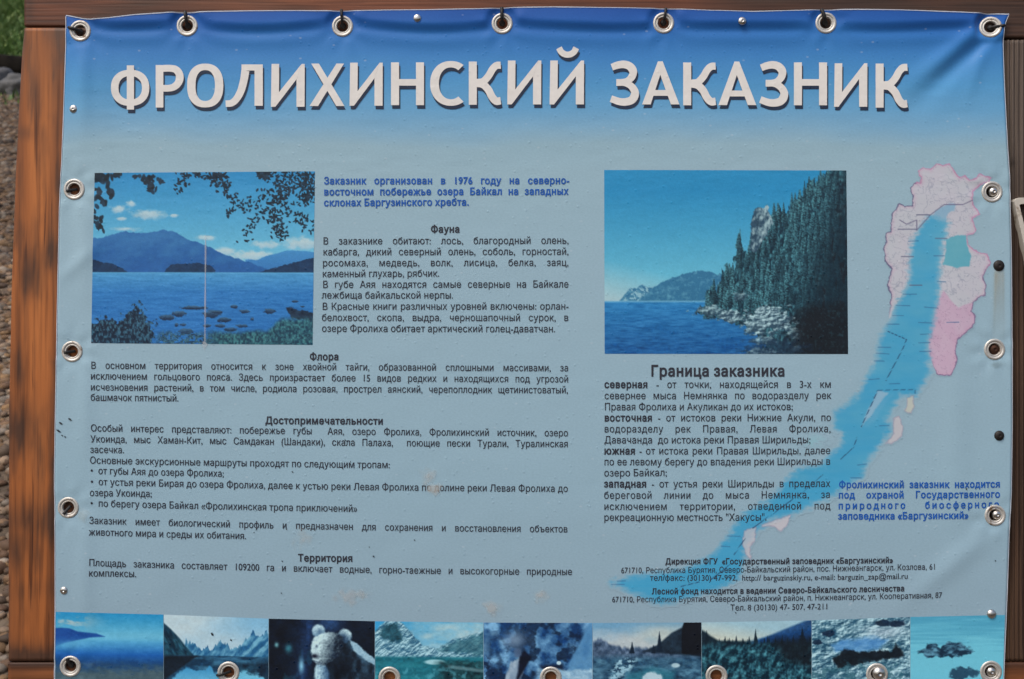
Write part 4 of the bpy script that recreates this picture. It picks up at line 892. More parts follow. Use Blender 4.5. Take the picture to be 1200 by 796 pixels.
def s_seals(x, y):
    n = nf(x, y); img = blend((84, 156, 190), (120, 190, 216), (y - 2) / 40 + (n(40, 2.2, 56) - .5) * 1.2)
    img = over(img, soft(sdf(x, y + (n(5, 4, 57) - .5) * 8, [(8, 42), (18, 38), (20, 32), (36, 36), (44, 30), (58, 32), (66, 36), (76, 42), (62, 46), (40, 47), (20, 48)]), 1.4), blend((20, 40, 62), (104, 148, 178), (n(6, 3, 58) - .36) * 2.6))
    img = over(img, soft(sdf(x, y + (n(5, 4, 59) - .5) * 8, [(50, 62), (66, 60), (84, 66), (60, 76), (46, 70)]), 1.6) * .9, (30, 58, 84)); return img
xb = [64.2, 192, 315, 439.4, 566.6, 694.4, 822, 951, 1066.4, 1177.4]
def ytop(x): return np.interp(x, [60, 70, 192, 315, 440, 567, 694, 822, 951, 1066, 1178], [717, 717, 720.2, 725, 728, 729.6, 730, 729.4, 727, 723, 720.6])
strip = [(s_mist, 'misty blue lake'), (s_peaks, 'mountain lake with reflections'), (s_bear, 'pale bear looking left'), (s_snow, 'snow streaked valley and green lake'), (s_bird, 'bird among dark branches'),
         (s_river, 'stony river'), (s_forest, 'forest under a blue ridge'), (s_stones, 'pool among pale stones'), (s_seals, 'seals on a rock in water')]
for k, (fn, lb) in enumerate(strip):
    a, b = xb[k] + (.25 if k else 0), xb[k + 1] - .25
    y0a, y0b = float(ytop(a)), float(ytop(b)); hh = BOT - 1.5 - (y0a + y0b) / 2
    if k == 0: a = 65.2
    b2 = b if k < 8 else 1174.5
    quad_picture('small_photograph', [(a, y0a), (b, y0b), (b2, BOT - 1.5), (a, BOT - 1.5)], b - a, hh, fn, .62, label='small photograph of ' + lb, texture=.5 if k in (0, 8) else 1.7)

# ---- the map of the lake
LAND = [(1034.9, 292), (1038.6, 282), (1037.7, 274), (1043.3, 272), (1044.9, 251.6), (1053.7, 239.4), (1060, 241.5), (1068.8, 241.3), (1070.1, 233), (1066.9, 220.5), (1071, 215), (1078.2, 214.9), (1079, 208), (1075.4, 200.7), (1082, 197.5), (1090.5, 198.8),
        (1097.1, 192.3), (1104, 194), (1113.1, 192.8), (1118, 201), (1124.4, 209.2), (1130, 206.4), (1135.7, 211.1), (1143.2, 209.2), (1147.9, 204.5), (1154, 206), (1162.1, 208.6), (1158.3, 213.9), (1147, 218), (1139.5, 224.3), (1138.6, 232), (1139.5, 240.3), (1147.9, 251.6), (1138.5, 255.4),
        (1142.3, 268.6), (1141.4, 272.3), (1132.9, 276.1), (1133.8, 287.4), (1145.1, 295.9), (1156.4, 297.8), (1158, 303), (1160.2, 308.2), (1150.8, 324.1), (1155.5, 334.5), (1153.6, 345.8), (1146, 349), (1139.5, 355.2), (1138.5, 364.7), (1142.3, 370.3), (1141.4, 379.7), (1131, 390), (1120.6, 398.6), (1118.7, 411.8),
        (1120.6, 421.2), (1118, 430), (1114, 440), (1105, 440), (1097.1, 437.2), (1088.6, 417.4), (1087.6, 394.8), (1090.5, 379.7), (1099.9, 347.7), (1099, 310), (1085, 300), (1066, 327), (1062.2, 334.5), (1050.9, 357.1), (1041.5, 375), (1044.3, 345.8), (1039.6, 332.6), (1045.2, 315.7), (1037.7, 306.3)]
LAKE = [(1094, 254), (1109.3, 262), (1103, 287), (1099.4, 310), (1098.5, 340), (1092, 375), (1087, 400), (1086, 425), (1089, 436), (1080, 450), (1071.8, 461.5), (1054, 464), (1047, 474), (1037, 492), (1044, 503), (1031, 519), (1015, 540), (1008.5, 557), (986, 571), (977, 580), (950, 591), (927, 602), (903, 609),
        (886, 622), (873, 640), (871, 653), (864.7, 677), (841, 690), (797, 701), (776, 707), (750, 697), (717, 683), (752, 675), (797, 668.8), (821, 660), (841, 645), (860, 621), (869, 606), (884, 597), (900, 588), (913.6, 575.7), (922.6, 562), (936, 551), (965, 545), (974.6, 533), (986, 523.7), (988, 508),
        (977, 501), (978, 485), (1001, 469), (1012, 453), (1030, 416), (1032, 395), (1043, 380), (1054.7, 353), (1066, 334), (1067, 310), (1069.7, 282), (1082, 262)]
PINKD = [(1105.5, 341), (1112, 350), (1122.5, 361), (1130, 357), (1139.5, 355.2), (1138.5, 364.7), (1142.3, 370.3), (1141.4, 379.7), (1131, 390), (1120.6, 398.6), (1118.7, 411.8), (1120.6, 421.2), (1118, 430), (1114, 440), (1105, 440), (1097.1, 437.2), (1088.6, 417.4), (1087.6, 394.8), (1090.5, 379.7), (1099.9, 350)]
TEAL = [(1108.4, 281), (1118.7, 276), (1131.9, 276), (1133, 289), (1138.5, 300.6), (1134.8, 312), (1120.6, 314), (1104.6, 310), (1108.4, 293)]
RIVER = [(1092, 257), (1095, 247), (1104, 242), (1112, 239), (1120, 240), (1118, 247), (1110, 250), (1108, 262)]
def build_map():
    rs = .8; xs = np.arange(708, 1170, rs); ys = np.arange(186, 722, rs); x, y = np.meshgrid(xs, ys)
    n = lambda a, b, s, o=3: fbm(x / a, y / b, s, o)
    img = np.zeros(x.shape + (3,)) + (160, 186, 200); al = np.zeros(x.shape)
    def lay(mask, c):
        nonlocal img, al
        m = np.clip(mask, 0, 1); na = m + al * (1 - m)
        img = np.where(na[..., None] > 1e-4, (np.asarray(c, float) * m[..., None] + img * (al * (1 - m))[..., None]) / np.maximum(na, 1e-4)[..., None], img); al = na
    wob = (n(5, 5, 110) - .5) * 3.0
    dl = sdf(x, y, LAND) + wob * .9 + (n(2.2, 2.2, 123) - .5) * 1.6
    rl = np.minimum(np.abs(n(9, 7, 111, 4) - .5), np.abs(n(14, 16, 124, 3) - .5) * 1.2)
    lay(soft(dl, .8) * .92, blend((196, 202, 208), (203, 198, 209), n(26, 26, 112)) - (np.clip(.024 - rl, 0, 1) * 1500)[..., None] * np.array((1, .92, .72)))
    dp = sdf(x, y, PINKD) + wob * .6; rp = np.abs(n(6, 5, 113, 4) - .5)
    lay(soft(dp, 1.) * .95, blend((204, 182, 202), (198, 166, 192), n(9, 9, 114)) - (np.clip(.022 - rp, 0, 1) * 1600)[..., None] * np.array((.9, 1, .8)))
    # rim of the district boundary
    bd = np.abs(dl); lk = sdf(x, y, LAKE)
    land_rim = sstep(1.15, .3, bd) * (1 - soft(lk + 7, 3)); west = (x < 1073) * sstep(208, 220, y) * sstep(372, 350, y)
    lay(np.exp(-(np.clip(dl, 0, 99) / 3.0) ** 2) * (dl > -.5) * (1 - soft(lk + 7, 3)) * .35, (206, 160, 188))
    lay(land_rim * .8, blend((192, 134, 172), (92, 90, 126), np.maximum(west, .7 * sstep(300, 330, y))))
    lay(soft(sdf(x, y, TEAL) + wob, 1.) * .92, blend((84, 170, 192), (104, 180, 196), n(14, 14, 115)))
    lay(soft(sdf(x, y, RIVER) + wob, 1.6) * .8, (130, 178, 206))
    # the lake, streaky soft rim
    st = (n(10, 2.4, 116, 3) - .5) * 7 + (n(5, 5, 117) - .5) * 6
    dk = lk + st
    lay(sstep(-8, 5, dk) * .6, (120, 184, 208)); 
    deep = blend((88, 174, 206), (62, 164, 208), n(30, 18, 118) * 1.3 + (y - 420) / 500)
    lay(sstep(-6, 5, dk) * (.84 + .12 * n(20, 3, 122)), deep)
    isl = [(1029, 458), (1041, 460.5), (1033, 470), (1026, 480), (1009, 501), (1013, 488), (1020, 474)]
    lay(soft(sdf(x, y, isl) + (n(6, 3, 119) - .5) * 3, 1.6) * .7, (170, 194, 214))
    shal = [(1046, 462), (1034, 478), (1024, 494), (1014, 500), (1022, 484), (1034, 468)]; lay(soft(sdf(x, y, shal), 3) * .35, (120, 180, 212))
    for pl, c in (([(1063, 466), (1070, 464), (1071, 476), (1067, 484), (1060, 482), (1063, 474)], (204, 206, 190)), ([(1047, 490), (1053, 488), (1058, 500), (1056, 512), (1045, 519), (1038, 520), (1047, 508)], (206, 200, 204)),
                  ([(893, 615), (905, 611), (927, 603), (921, 617), (915, 622), (906, 617), (893, 617)], (208, 202, 208)), ([(872, 622), (886, 618), (884, 634), (878, 642), (880, 656), (874, 650), (870, 636)], (206, 200, 206))):
        d = sdf(x, y, pl) + (n(4, 4, 120) - .5) * 3; lay(soft(d, 1.) * .75, c); lay(sstep(1.3, .4, np.abs(d)) * .3, (150, 130, 160))
    lay(np.exp(-((x - 950 - (y - 520) * -.8) / 14.) ** 2 - ((y - 518) / 8.) ** 2) * sstep(.45, .6, n(7, 5, 121)) * .45, (140, 200, 210))
    # thin lines: shipping routes, streams
    def stroke(pts, w, c, a, dash=0):
        p = np.array(pts, float); d = polydist(x, y, p, False); m = sstep(w + .5, w - .3, d)
        if dash: m = m * (((x * .8 + y * .9) % dash) > dash * .28)
        lay(m * a, c)
    for pts in ([(1039, 388), (1062, 398), (1058, 408), (1038, 446)], [(1028, 458), (1021, 474), (1009, 500)], [(1004, 513), (1000, 524), (985, 538)], [(964, 556), (940, 577), (900, 606), (882, 619)], [(873, 631), (860, 650)], [(855, 662), (832, 680)], [(819, 682), (795, 688)]):
        stroke(pts, .55, (38, 74, 112), .8, 5.)
    stroke([(1028, 457.5), (1072, 456.5), (1072, 461)], .6, (44, 96, 136), .7, 7.)
    stroke([(1054, 258), (1062, 263), (1074, 258), (1074, 270), (1090, 252), (1106, 240), (1128, 240), (1139, 235)], .55, (110, 106, 136), .75)
    for a, b, c in ((1052, 1074, 269), (1074, 1089, 252), (1096, 1109, 279.6), (1066, 1080, 334.5), (1056, 1070, 301)): stroke([(a, c), (b, c)], .6, (92, 96, 124), .7)
    r = np.random.default_rng(4)
    for cx, cy in ((1066, 345), (1058, 358), (1052, 370), (1046, 380), (1036, 407), (1034, 414), (1030, 423), (1091, 360), (1084, 378), (1083, 392), (1083, 402), (1084, 412), (1024, 445), (1048, 450), (1010, 545), (1003, 560), (860, 628), (850, 640), (1070, 283), (1100, 300), (1103, 330), (1036, 499), (728, 681), (724, 685), (1116, 378)):
        l = 4 + 4 * r.random(); stroke([(cx - l, cy), (cx + l, cy + r.normal(0, .6))], .45, (52, 104, 150), .65)
    kx = al > .015; i = np.arange(x.size).reshape(x.shape); Qd = np.stack([i[:-1, :-1], i[1:, :-1], i[1:, 1:], i[:-1, 1:]], -1).reshape(-1, 4)
    kf = kx.ravel(); Qd = Qd[kf[Qd].any(1)]
    px, py = x.ravel(), y.ravel(); ccx, ccy = px[Qd].mean(1), py[Qd].mean(1); kp = np.ones(len(Qd), bool)
    for ex, ey in EYES: kp &= np.hypot(ccx - ex, ccy - ey) > 10.5
    Qd = Qd[kp]; use = np.unique(Qd); re = np.full(len(px), -1); re[use] = np.arange(len(use))
    o = fast_mesh('map', P(px[use], py[use], .00025), re[Qd], [M_map]); set_uv(o, px[use], py[use])
    set_col(o, np.clip(lin(np.clip(img, 3, 250)) * PK, 0, .9).reshape(-1, 3)[use], al.ravel()[use]); child(o, banner); o['label'] = 'printed map of the long blue lake'
build_map()

# ---- stains, rust runs and fly specks on the print
def stain(cx, cy, w, h, fn, label=None, res=.7):
    xs = np.arange(cx - w, cx + w, res); ys = np.arange(cy - h, cy + h, res); x, y = np.meshgrid(xs, ys)
    col, al = fn(x, y); edge = np.minimum(1, 4 * np.minimum(1 - np.abs((x - cx) / w), 1 - np.abs((y - cy) / h))); al = al * np.clip(edge, 0, 1)
    i = np.arange(x.size).reshape(x.shape); Qd = np.stack([i[:-1, :-1], i[1:, :-1], i[1:, 1:], i[:-1, 1:]], -1).reshape(-1, 4)
    px, py, av = x.ravel(), y.ravel(), al.ravel(); Qd = Qd[(av > .01)[Qd].any(1)]
    ccx, ccy = px[Qd].mean(1), py[Qd].mean(1); kp = np.ones(len(Qd), bool)
    for ex, ey in EYES: kp &= np.hypot(ccx - ex, ccy - ey) > 11
    Qd = Qd[kp]; use = np.unique(Qd); re = np.full(len(px), -1); re[use] = np.arange(len(use))
    o = fast_mesh('stain', P(px[use], py[use], .0008), re[Qd], [M_stain])
    c = np.broadcast_to(np.asarray(col, float), x.shape + (3,)).reshape(-1, 3)[use]
    set_col(o, np.clip(lin(c) * PK, 0, .9), av[use]); child(o, banner)
    if label: o['label'] = label
def blot(cx, cy, rx, ry, a, seed, col=(206, 208, 204)):
    stain(cx, cy, rx * 1.9, ry * 1.9, lambda x, y: (col, a * .62 * sstep(-.15, .95, 1 - np.hypot((x - cx) / rx, (y - cy) / ry) + (fbm(x / 7, y / 7, seed, 2) - .5) * 1.3)))
blot(502, 558, 9, 10, .75, 201); blot(509, 573, 11, 7, .8, 202); blot(355, 632, 12, 14, .42, 203, (214, 208, 196)); blot(409, 699, 22, 10, .5, 204, (206, 204, 200)); blot(423, 696, 9, 6, .55, 205)
blot(632, 698, 10, 7, .75, 206); blot(576, 712, 11, 7, .65, 207); blot(579, 720, 5, 5, .4, 208); blot(98, 603, 7, 9, .3, 209, (214, 208, 190)); blot(1167, 428, 9, 5, .4, 210, (110, 120, 116))
def drip(x, y):
    w = .62 + .2 * np.sin(y / 9.); c = 241.2 - (y - 275) * .005
    a = sstep(w + .7, w - .3, np.abs(x - c)) * sstep(270, 282, y) * sstep(408, 402, y) * (.75 + .25 * fbm(x / 3, y / 12, 220)); b = sstep(0, .5, 1 - np.hypot((x - 240.6) / 3.6, (y - 405) / 6.) + (fbm(x / 2, y / 2, 221) - .5)) * .6
    return (204, 210, 216), np.maximum(a * .5, b)
stain(241, 340, 8, 76, drip, 'pale thin drip down the left photograph')
def rustrun(x, y):
    t = np.clip((y - 318) / 100., 0, 1); a = (np.exp(-((x - 1170) / (4.5 + 3 * t)) ** 2) * .55 + .5 * np.exp(-((x - 1166.5 + 3 * t) / 1.8) ** 2) + .35 * np.exp(-((x - 1175 - t) / 1.5) ** 2)) * .6 * (1 - t) ** 1.3 * sstep(312, 320, y)
    return blend((186, 172, 140), (178, 182, 172), t), a
stain(1169, 365, 16, 56, rustrun, 'brownish rust run below a black screw')
def specks(L):
    def fn(x, y):
        a = np.zeros(x.shape)
        for cx, cy, r, e in L: a = np.maximum(a, soft(1 - np.hypot((x - cx) / (r * e), (y - cy + (x - cx) * -.5) / r), .35))
        return (28, 34, 42), a * .92
    return fn
stain(76, 503, 12, 24, specks([(82.5, 491.5, 1.2, 1.7), (71.5, 496, 1.2, 1.6), (69, 505, 1.2, 2.0), (73.3, 510.5, .8, 1.2), (76.8, 512, .9, 1.1), (71, 474, .6, 1), (79, 475, .5, 1)]), 'black fly specks by the left edge', .4)
r = np.random.default_rng(12)
sp = [(249, 743, 1.6, 1), (271, 750, 1.1, 1), (343, 553, .9, 1), (330, 695, .7, 1), (438, 652, 1, 1), (411, 541, .6, 1), (331, 657.5, .8, 1), (486, 633, .8, 1), (433, 641, .6, 1), (336, 620, .8, 1), (298, 624, .6, 1), (862, 718, .9, .8), (1132, 573, 1, 1), (1166, 657, .8, 1), (839, 600, .8, 1), (405, 516, .7, 1.4), (340, 572, .7, 1.5)]
for k in range(0, len(sp)):
    cx, cy = sp[k][:2]
    stain(cx, cy, 4, 4, specks([sp[k]]), None, .4)

# ------------------------------------------------------------------ screws, ties, bracket
def dome(name, material, x, y, r, h, label, cat='screw', group=None, recess=None, base_off=0., slot=False):
    """round-headed screw or bolt: head, shank behind it"""
    b = P(x, y); b = np.array([b[0], b[1] - base_off * S, b[2]])
    pr = [(.02, h)] + [(r * math.sin(a), h * math.cos(a) if a < 1.5 else 0.) for a in np.linspace(.18, math.pi / 2, 9)] + [(r * .98, -.7), (r * .45, -.75), (r * .42, -8.)]
    if recess: pr = [(.02, h - recess), (r * .16, h - recess), (r * .26, h * .96)] + pr[2:]
    V, F = lathe(x, y, pr, 24, b); rt = empty(name, tuple(b)); o = mesh_obj('head', V, F, [material], None, True); child(o, rt)
    return tag(rt, label, cat, group)
SG_ = 'screws holding the banner'
dome('screw', M_steel, 86.6, 128, 4.8, 2.2, 'small zinc screw near the left edge below the top left corner eyelet', group=SG_, recess=1.2)
dome('screw', M_steel, 489.5, 23, 4.6, 2.2, 'small dull screw in the top hem above the longer left title word', group=SG_)
dome('screw', M_steel, 868.6, 26.4, 4.8, 2.4, 'small zinc screw in the top hem above the shorter right title word', group=SG_, recess=1.1)
dome('screw', M_steel, 75, 692, 4.6, 2.2, 'small zinc screw near the left edge just above the misty lake picture', group=SG_, recess=1.1)
dome('screw', M_steel, 1161.5, 719.5, 5.6, 3.4, 'round shiny screw just above the seal picture at lower right', group=SG_)
dome('screw', M_black, 1170.2, 311.5, 6.6, 3.0, 'black screw with a rust run below it on the right edge', group=SG_, recess=.8)
dome('screw', M_black, 1170.6, 510.5, 5.9, 3.0, 'black screw without a run on the right edge, lower of two', group=SG_, recess=.8)
dome('screw', M_steel, 1164.5, 224.5, 5.8, 5.0, 'shiny screw inside the right eyelet beside the top of the map', group=SG_, recess=1.4, base_off=-3)
dome('screw', M_steel, 1168.5, 603.5, 5.8, 5.0, 'shiny screw inside the right eyelet beside the blue paragraph', group=SG_, recess=1.4, base_off=-3)
dome('screw', M_rust, 1167, 409.5, 6.6, 3.6, 'rusty brown screw inside the right eyelet beside the pink map district', group=SG_, recess=1., base_off=-4)
dome('screw', M_steel, 1030, 789, 8.2, 6.5, 'large bright screw in the bottom eyelet on the pool and stones picture', group=SG_, recess=1.6, base_off=-2)
dome('screw', M_steel, 1162, 787.5, 6, 5, 'shiny screw in the bottom right corner eyelet under the seals', group=SG_, recess=1.2, base_off=-3)

def tube(name, pts, radii, material, seg=10):
    """pts in (print x, print y, metres towards viewer)"""
    p = np.array([[(a - 600) * S, -h, ZC - (b - 398) * S] for a, b, h in pts]); n = len(p)
    t = np.gradient(p, axis=0); t /= np.linalg.norm(t, axis=1)[:, None]; V, F = [], []; up = np.array([0., 1., 0.2])
    for i in range(n):
        u = np.cross(t[i], up); u /= np.linalg.norm(u) + 1e-9; w = np.cross(t[i], u)
        for k in range(seg):
            a = 2 * math.pi * k / seg; V.append(p[i] + (u * math.cos(a) + w * math.sin(a) * .75) * radii[i] * S)
    for i in range(n - 1):
        for k in range(seg): F.append((i * seg + k, i * seg + (k + 1) % seg, (i + 1) * seg + (k + 1) % seg, (i + 1) * seg + k))
    F.append(tuple(range(seg))[::-1]); F.append(tuple((n - 1) * seg + k for k in range(seg)))
    return mesh_obj(name, V, F, [material], None, True)
def tie(ex, ey, tx, ty, label, w=1.9, knot=True):
    """black tie from inside the eyelet over its rim and away to the frame"""
    h0 = float(relief(ex, ey)); h1 = float(relief(tx, ty)); L = math.hypot(tx - ex, ty - ey); ux, uy = (tx - ex) / L, (ty - ey) / L; near = L < 10.5
    pts = [(ex - ux * 2, ey - uy * 2, h0 - .005), (ex + ux * 2, ey + uy * 2, h0 - .0015), (ex + ux * 6, ey + uy * 6, h0 + .0022), (ex + ux * 10, ey + uy * 10, h0 + .0034), (ex + ux * 13, ey + uy * 13, max(h0, h1) + .0022), (tx, ty, h1 + .001)]
    if near: pts = pts[:3] + [(tx, ty, h0 + .0030)]
    P_ = smooth(pts, 5); rt = empty('cable_tie', ((ex - 600) * S, -h0, ZC - (ey - 398) * S))
    o = tube('strap', P_, np.full(len(P_), w), M_tie); child(o, rt)
    if knot:
        kx, ky = ex + ux * 1.5, ey + uy * 1.5; b = np.array([(kx - 600) * S, -(h0 - .003), ZC - (ky - 398) * S])
        V, F = lathe(kx, ky, [(.02, 2.2), (1.8, 1.2), (3.2, .2), (3.8, -1.2), (3.2, -3.), (.02, -3.2)], 14, b); k = mesh_obj('knot', V, F, [M_tie], None, True); child(k, rt)
    tag(rt, label, 'cable tie', 'ties through the eyelets'); return rt
tie(95, 37, 82, 33.5, 'black tie through the top left corner eyelet, pulled to the left'); tie(219.5, 30.5, 217.5, 14, 'black tie in the top eyelet just right of the left corner')
tie(401.5, 31, 400.5, 12, 'black tie in the top eyelet above the middle of the longer left title word', 1.6); tie(588.5, 28, 588, 9.5, 'black tie in the top eyelet nearest the middle of the hem', 2.0)
tie(777.5, 27.5, 780, 10.5, 'black tie in the top eyelet above the start of the second title word', 1.6); tie(967.5, 27.5, 962, 12, 'black tie in the top eyelet above the last letters of the title', 2.2)
tie(1160.5, 32, 1176, 31, 'black tie through the creased top right corner eyelet', 1.6)
tie(87, 222, 78.5, 224.5, 'black tie in the left eyelet beside the leaves of the lake photograph', 1.8, False); tie(84.5, 412, 76, 413.5, 'black tie in the left eyelet below the lake photograph', 1.8, False)
tie(80, 595, 75.2, 602.5, 'black tie in the left eyelet beside the bullet list', 1.7, False); tie(82.5, 781, 79.5, 771, 'black tie in the bottom left corner eyelet on the misty picture', 2.0)
tie(268, 788, 256.5, 790.5, 'black tie in the bottom eyelet on the mountain reflection picture', 1.8, False)

# pale bracket at the right edge of the picture
def bracket():
    outer = [(1187.0, 236.5), (1188.6, 233.4), (1192, 232.4), (1240, 230), (1236, 322), (1206, 322)]
    inner = [(1193.2, 241.2), (1194.2, 240.2), (1196, 239.8), (1233, 237.5), (1230, 314), (1210.5, 314)]
    V, F = [], []
    for d, sh in ((-9., .0), (-9.6, .9), (2., .0)):
        for q, pl in ((1, outer), (-1, inner)):
            c = np.mean(pl, 0)
            for p in pl:
                v = np.array(p) + (c - np.array(p)) * (q * sh * .012 if d == -9.6 else 0); V.append(((v[0] - 600) * S, FRONT + d * S, ZC - (v[1] - 398) * S))
    n = 6
    def lay(a, b):
        for k in range(n): F.append((a + k, a + (k + 1) % n, b + (k + 1) % n, b + k))
    # layers: 0 outer front rim,6 inner front rim,12 outer face,18 inner face,24 outer back,30 inner back
    lay(12, 18); lay(0, 12); lay(18, 6); lay(24, 0); lay(6, 30); lay(30, 24)
    rt = empty('corner_bracket', ((1210 - 600) * S, FRONT, ZC - (280 - 398) * S))
    m = m_metal('pale painted metal', (.56, .52, .45), .5, .0, .06, (.25, .18, .12)); o = mesh_obj('plate', V, F, [m]); child(o, rt)
    bm = bmesh.new(); bm.from_mesh(o.data); bmesh.ops.recalc_face_normals(bm, faces=bm.faces[:]); bm.to_mesh(o.data); bm.free()
    b = np.array([(1197.5 - 600) * S, FRONT - 1.0 * S, ZC - (242.5 - 398) * S])
    V, F = lathe(0, 0, [(.02, 1.6), (1.6, 1.3), (2.4, .4), (2.4, -1.)], 14, b); k = mesh_obj('nail', V, F, [M_rust], None, True); child(k, rt)
    tag(rt, 'pale three-cornered bracket nailed to the dark grooved post at right', 'bracket')
bracket()

# ------------------------------------------------------------------ ground behind: rising pebble bank, a log, stones, grass
TAN = math.tan(math.radians(22))
def gz(y):          # height of the bank at distance y behind the sign
    y = np.asarray(y, float); yy = np.clip(y, -4, 19); return .25 + yy * TAN + np.clip(y - 19, 0, 60) * .08
def m_ground():
    m, N, L, P_ = mat('stony soil'); tc = N.new('ShaderNodeTexCoord')
    v = N.new('ShaderNodeTexVoronoi'); v.inputs['Scale'].default_value = 28; L.new(tc.outputs['Object'], v.inputs['Vector'])
    n = N.new('ShaderNodeTexNoise'); n.inputs['Scale'].default_value = 3; n.inputs['Detail'].default_value = 6; L.new(tc.outputs['Object'], n.inputs['Vector'])
    r = ramp(N, [(.0, (.05, .035, .022, 1)), (.5, (.12, .085, .055, 1)), (1., (.22, .17, .12, 1))]); L.new(v.outputs['Color'], r.inputs[0])
    g = ramp(N, [(.35, (.035, .06, .015, 1)), (.65, (.07, .10, .03, 1))]); L.new(n.outputs[0], g.inputs[0])
    sp_ = N.new('ShaderNodeSeparateXYZ'); L.new(tc.outputs['Object'], sp_.inputs[0])
    mr = N.new('ShaderNodeMapRange'); mr.inputs[1].default_value = 8.5; mr.inputs[2].default_value = 9.4; L.new(sp_.outputs[1], mr.inputs[0])
    mx = N.new('ShaderNodeMix'); mx.data_type = 'RGBA'; L.new(mr.outputs[0], mx.inputs[0]); L.new(r.outputs[0], mx.inputs[6]); L.new(g.outputs[0], mx.inputs[7])
    L.new(mx.outputs[2], P_.inputs['Base Color']); P_.inputs['Roughness'].default_value = .9
    b = N.new('ShaderNodeBump'); b.inputs['Strength'].default_value = .8; b.inputs['Distance'].default_value = .02; L.new(v.outputs['Distance'], b.inputs['Height']); b.invert = True
    L.new(b.outputs[0], P_.inputs['Normal']); return m
yy = np.concatenate([[-4], np.linspace(-3, 19, 45), [22, 30, 45, 79]]); xx = np.linspace(-40, 40, 41); GX, GY = np.meshgrid(xx, yy)
i = np.arange(GX.size).reshape(GX.shape); Qd = np.stack([i[:-1, :-1], i[:-1, 1:], i[1:, 1:], i[1:, :-1]], -1).reshape(-1, 4)
g = fast_mesh('ground', np.stack([GX.ravel(), GY.ravel(), gz(GY.ravel())], 1), Qd, [m_ground()]); tag(g, kind='structure')

def ico(sub):
    bm = bmesh.new(); bmesh.ops.create_icosphere(bm, subdivisions=sub, radius=1); bm.verts.index_update()
    v = np.array([q.co[:] for q in bm.verts]); f = np.array([[q.index for q in p.verts] for p in bm.faces]); bm.free(); return v, f
def stone_field(name, pos, size, sub, material, seed, tone):
    r = np.random.default_rng(seed); bv, bf = ico(sub); n = len(pos); k = len(bv)
    sc = size[:, None] * np.stack([.8 + .5 * r.random(n), .75 + .4 * r.random(n), .5 + .3 * r.random(n)], 1)
    a = r.random(n) * 2 * math.pi; lump = 1 + .18 * r.normal(0, 1, (n, k, 1)) * (.5 if sub > 1 else .6)
    v = bv[None] * lump * sc[:, None, :]
    c, s = np.cos(a)[:, None], np.sin(a)[:, None]; X, Y = v[..., 0] * c - v[..., 1] * s, v[..., 0] * s + v[..., 1] * c
    v = np.stack([X, Y, v[..., 2]], -1) + pos[:, None, :]
    f = bf[None] + (np.arange(n) * k)[:, None, None]
    o = fast_mesh(name, v.reshape(-1, 3), f.reshape(-1, 3), [material])
    pal = np.array([(.17, .09, .045), (.26, .15, .075), (.32, .22, .14), (.20, .13, .08), (.10, .06, .035), (.36, .29, .22), (.28, .16, .07)])
    col = pal[r.integers(0, len(pal), n)] * tone * (.30 + .34 * r.random((n, 1))); set_col(o, np.repeat(col, k, 0)); return o
def m_stone(name, rough=.75):
    m, N, L, P_ = mat(name); a = N.new('ShaderNodeAttribute'); a.attribute_name = 'paint'; tc = N.new('ShaderNodeTexCoord')
    n = N.new('ShaderNodeTexNoise'); n.inputs['Scale'].default_value = 60; n.inputs['Detail'].default_value = 4; L.new(tc.outputs['Object'], n.inputs['Vector'])
    mr = N.new('ShaderNodeMapRange'); mr.inputs[3].default_value = .6; mr.inputs[4].default_value = 1.35; L.new(n.outputs[0], mr.inputs[0])
    s = N.new('ShaderNodeVectorMath'); s.operation = 'SCALE'; L.new(a.outputs['Color'], s.inputs[0]); L.new(mr.outputs[0], s.inputs['Scale']); L.new(s.outputs[0], P_.inputs['Base Color'])
    P_.inputs['Roughness'].default_value = rough; return m
MS = m_stone('beach pebble')
def scatter(n, d0, d1, half, seed, wide=False):
    r = np.random.default_rng(seed); d = d0 + (d1 - d0) * r.random(n) ** .9
    cxl = -.445 * (d + CAMD) if not wide else -1.0
    return np.stack([cxl + (r.random(n) - .5) * 2 * half, d], 1), r
pos, r = scatter(11000, .5, 4.2, 1.0, 1); p1 = np.column_stack([pos, gz(pos[:, 1]) + .004]); s1 = .013 + .012 * r.random(len(pos)) ** 2
pos, r = scatter(17000, 4.0, 8.5, 1.3, 2); p2 = np.column_stack([pos, gz(pos[:, 1]) + .004]); s2 = .015 + .018 * r.random(len(pos)) ** 2
pos, r = scatter(16000, .4, 8.5, 6.5, 3, True); p3 = np.column_stack([pos, gz(pos[:, 1]) + .006]); s3 = .018 + .022 * r.random(len(pos)) ** 2
near = stone_field('pebbles', p1, s1, 2, MS, 11, 1.5); tag(near, kind='stuff')
far_ = stone_field('pebbles', np.concatenate([p2, p3]), np.concatenate([s2, s3]), 1, MS, 12, 1.0); tag(far_, kind='stuff')

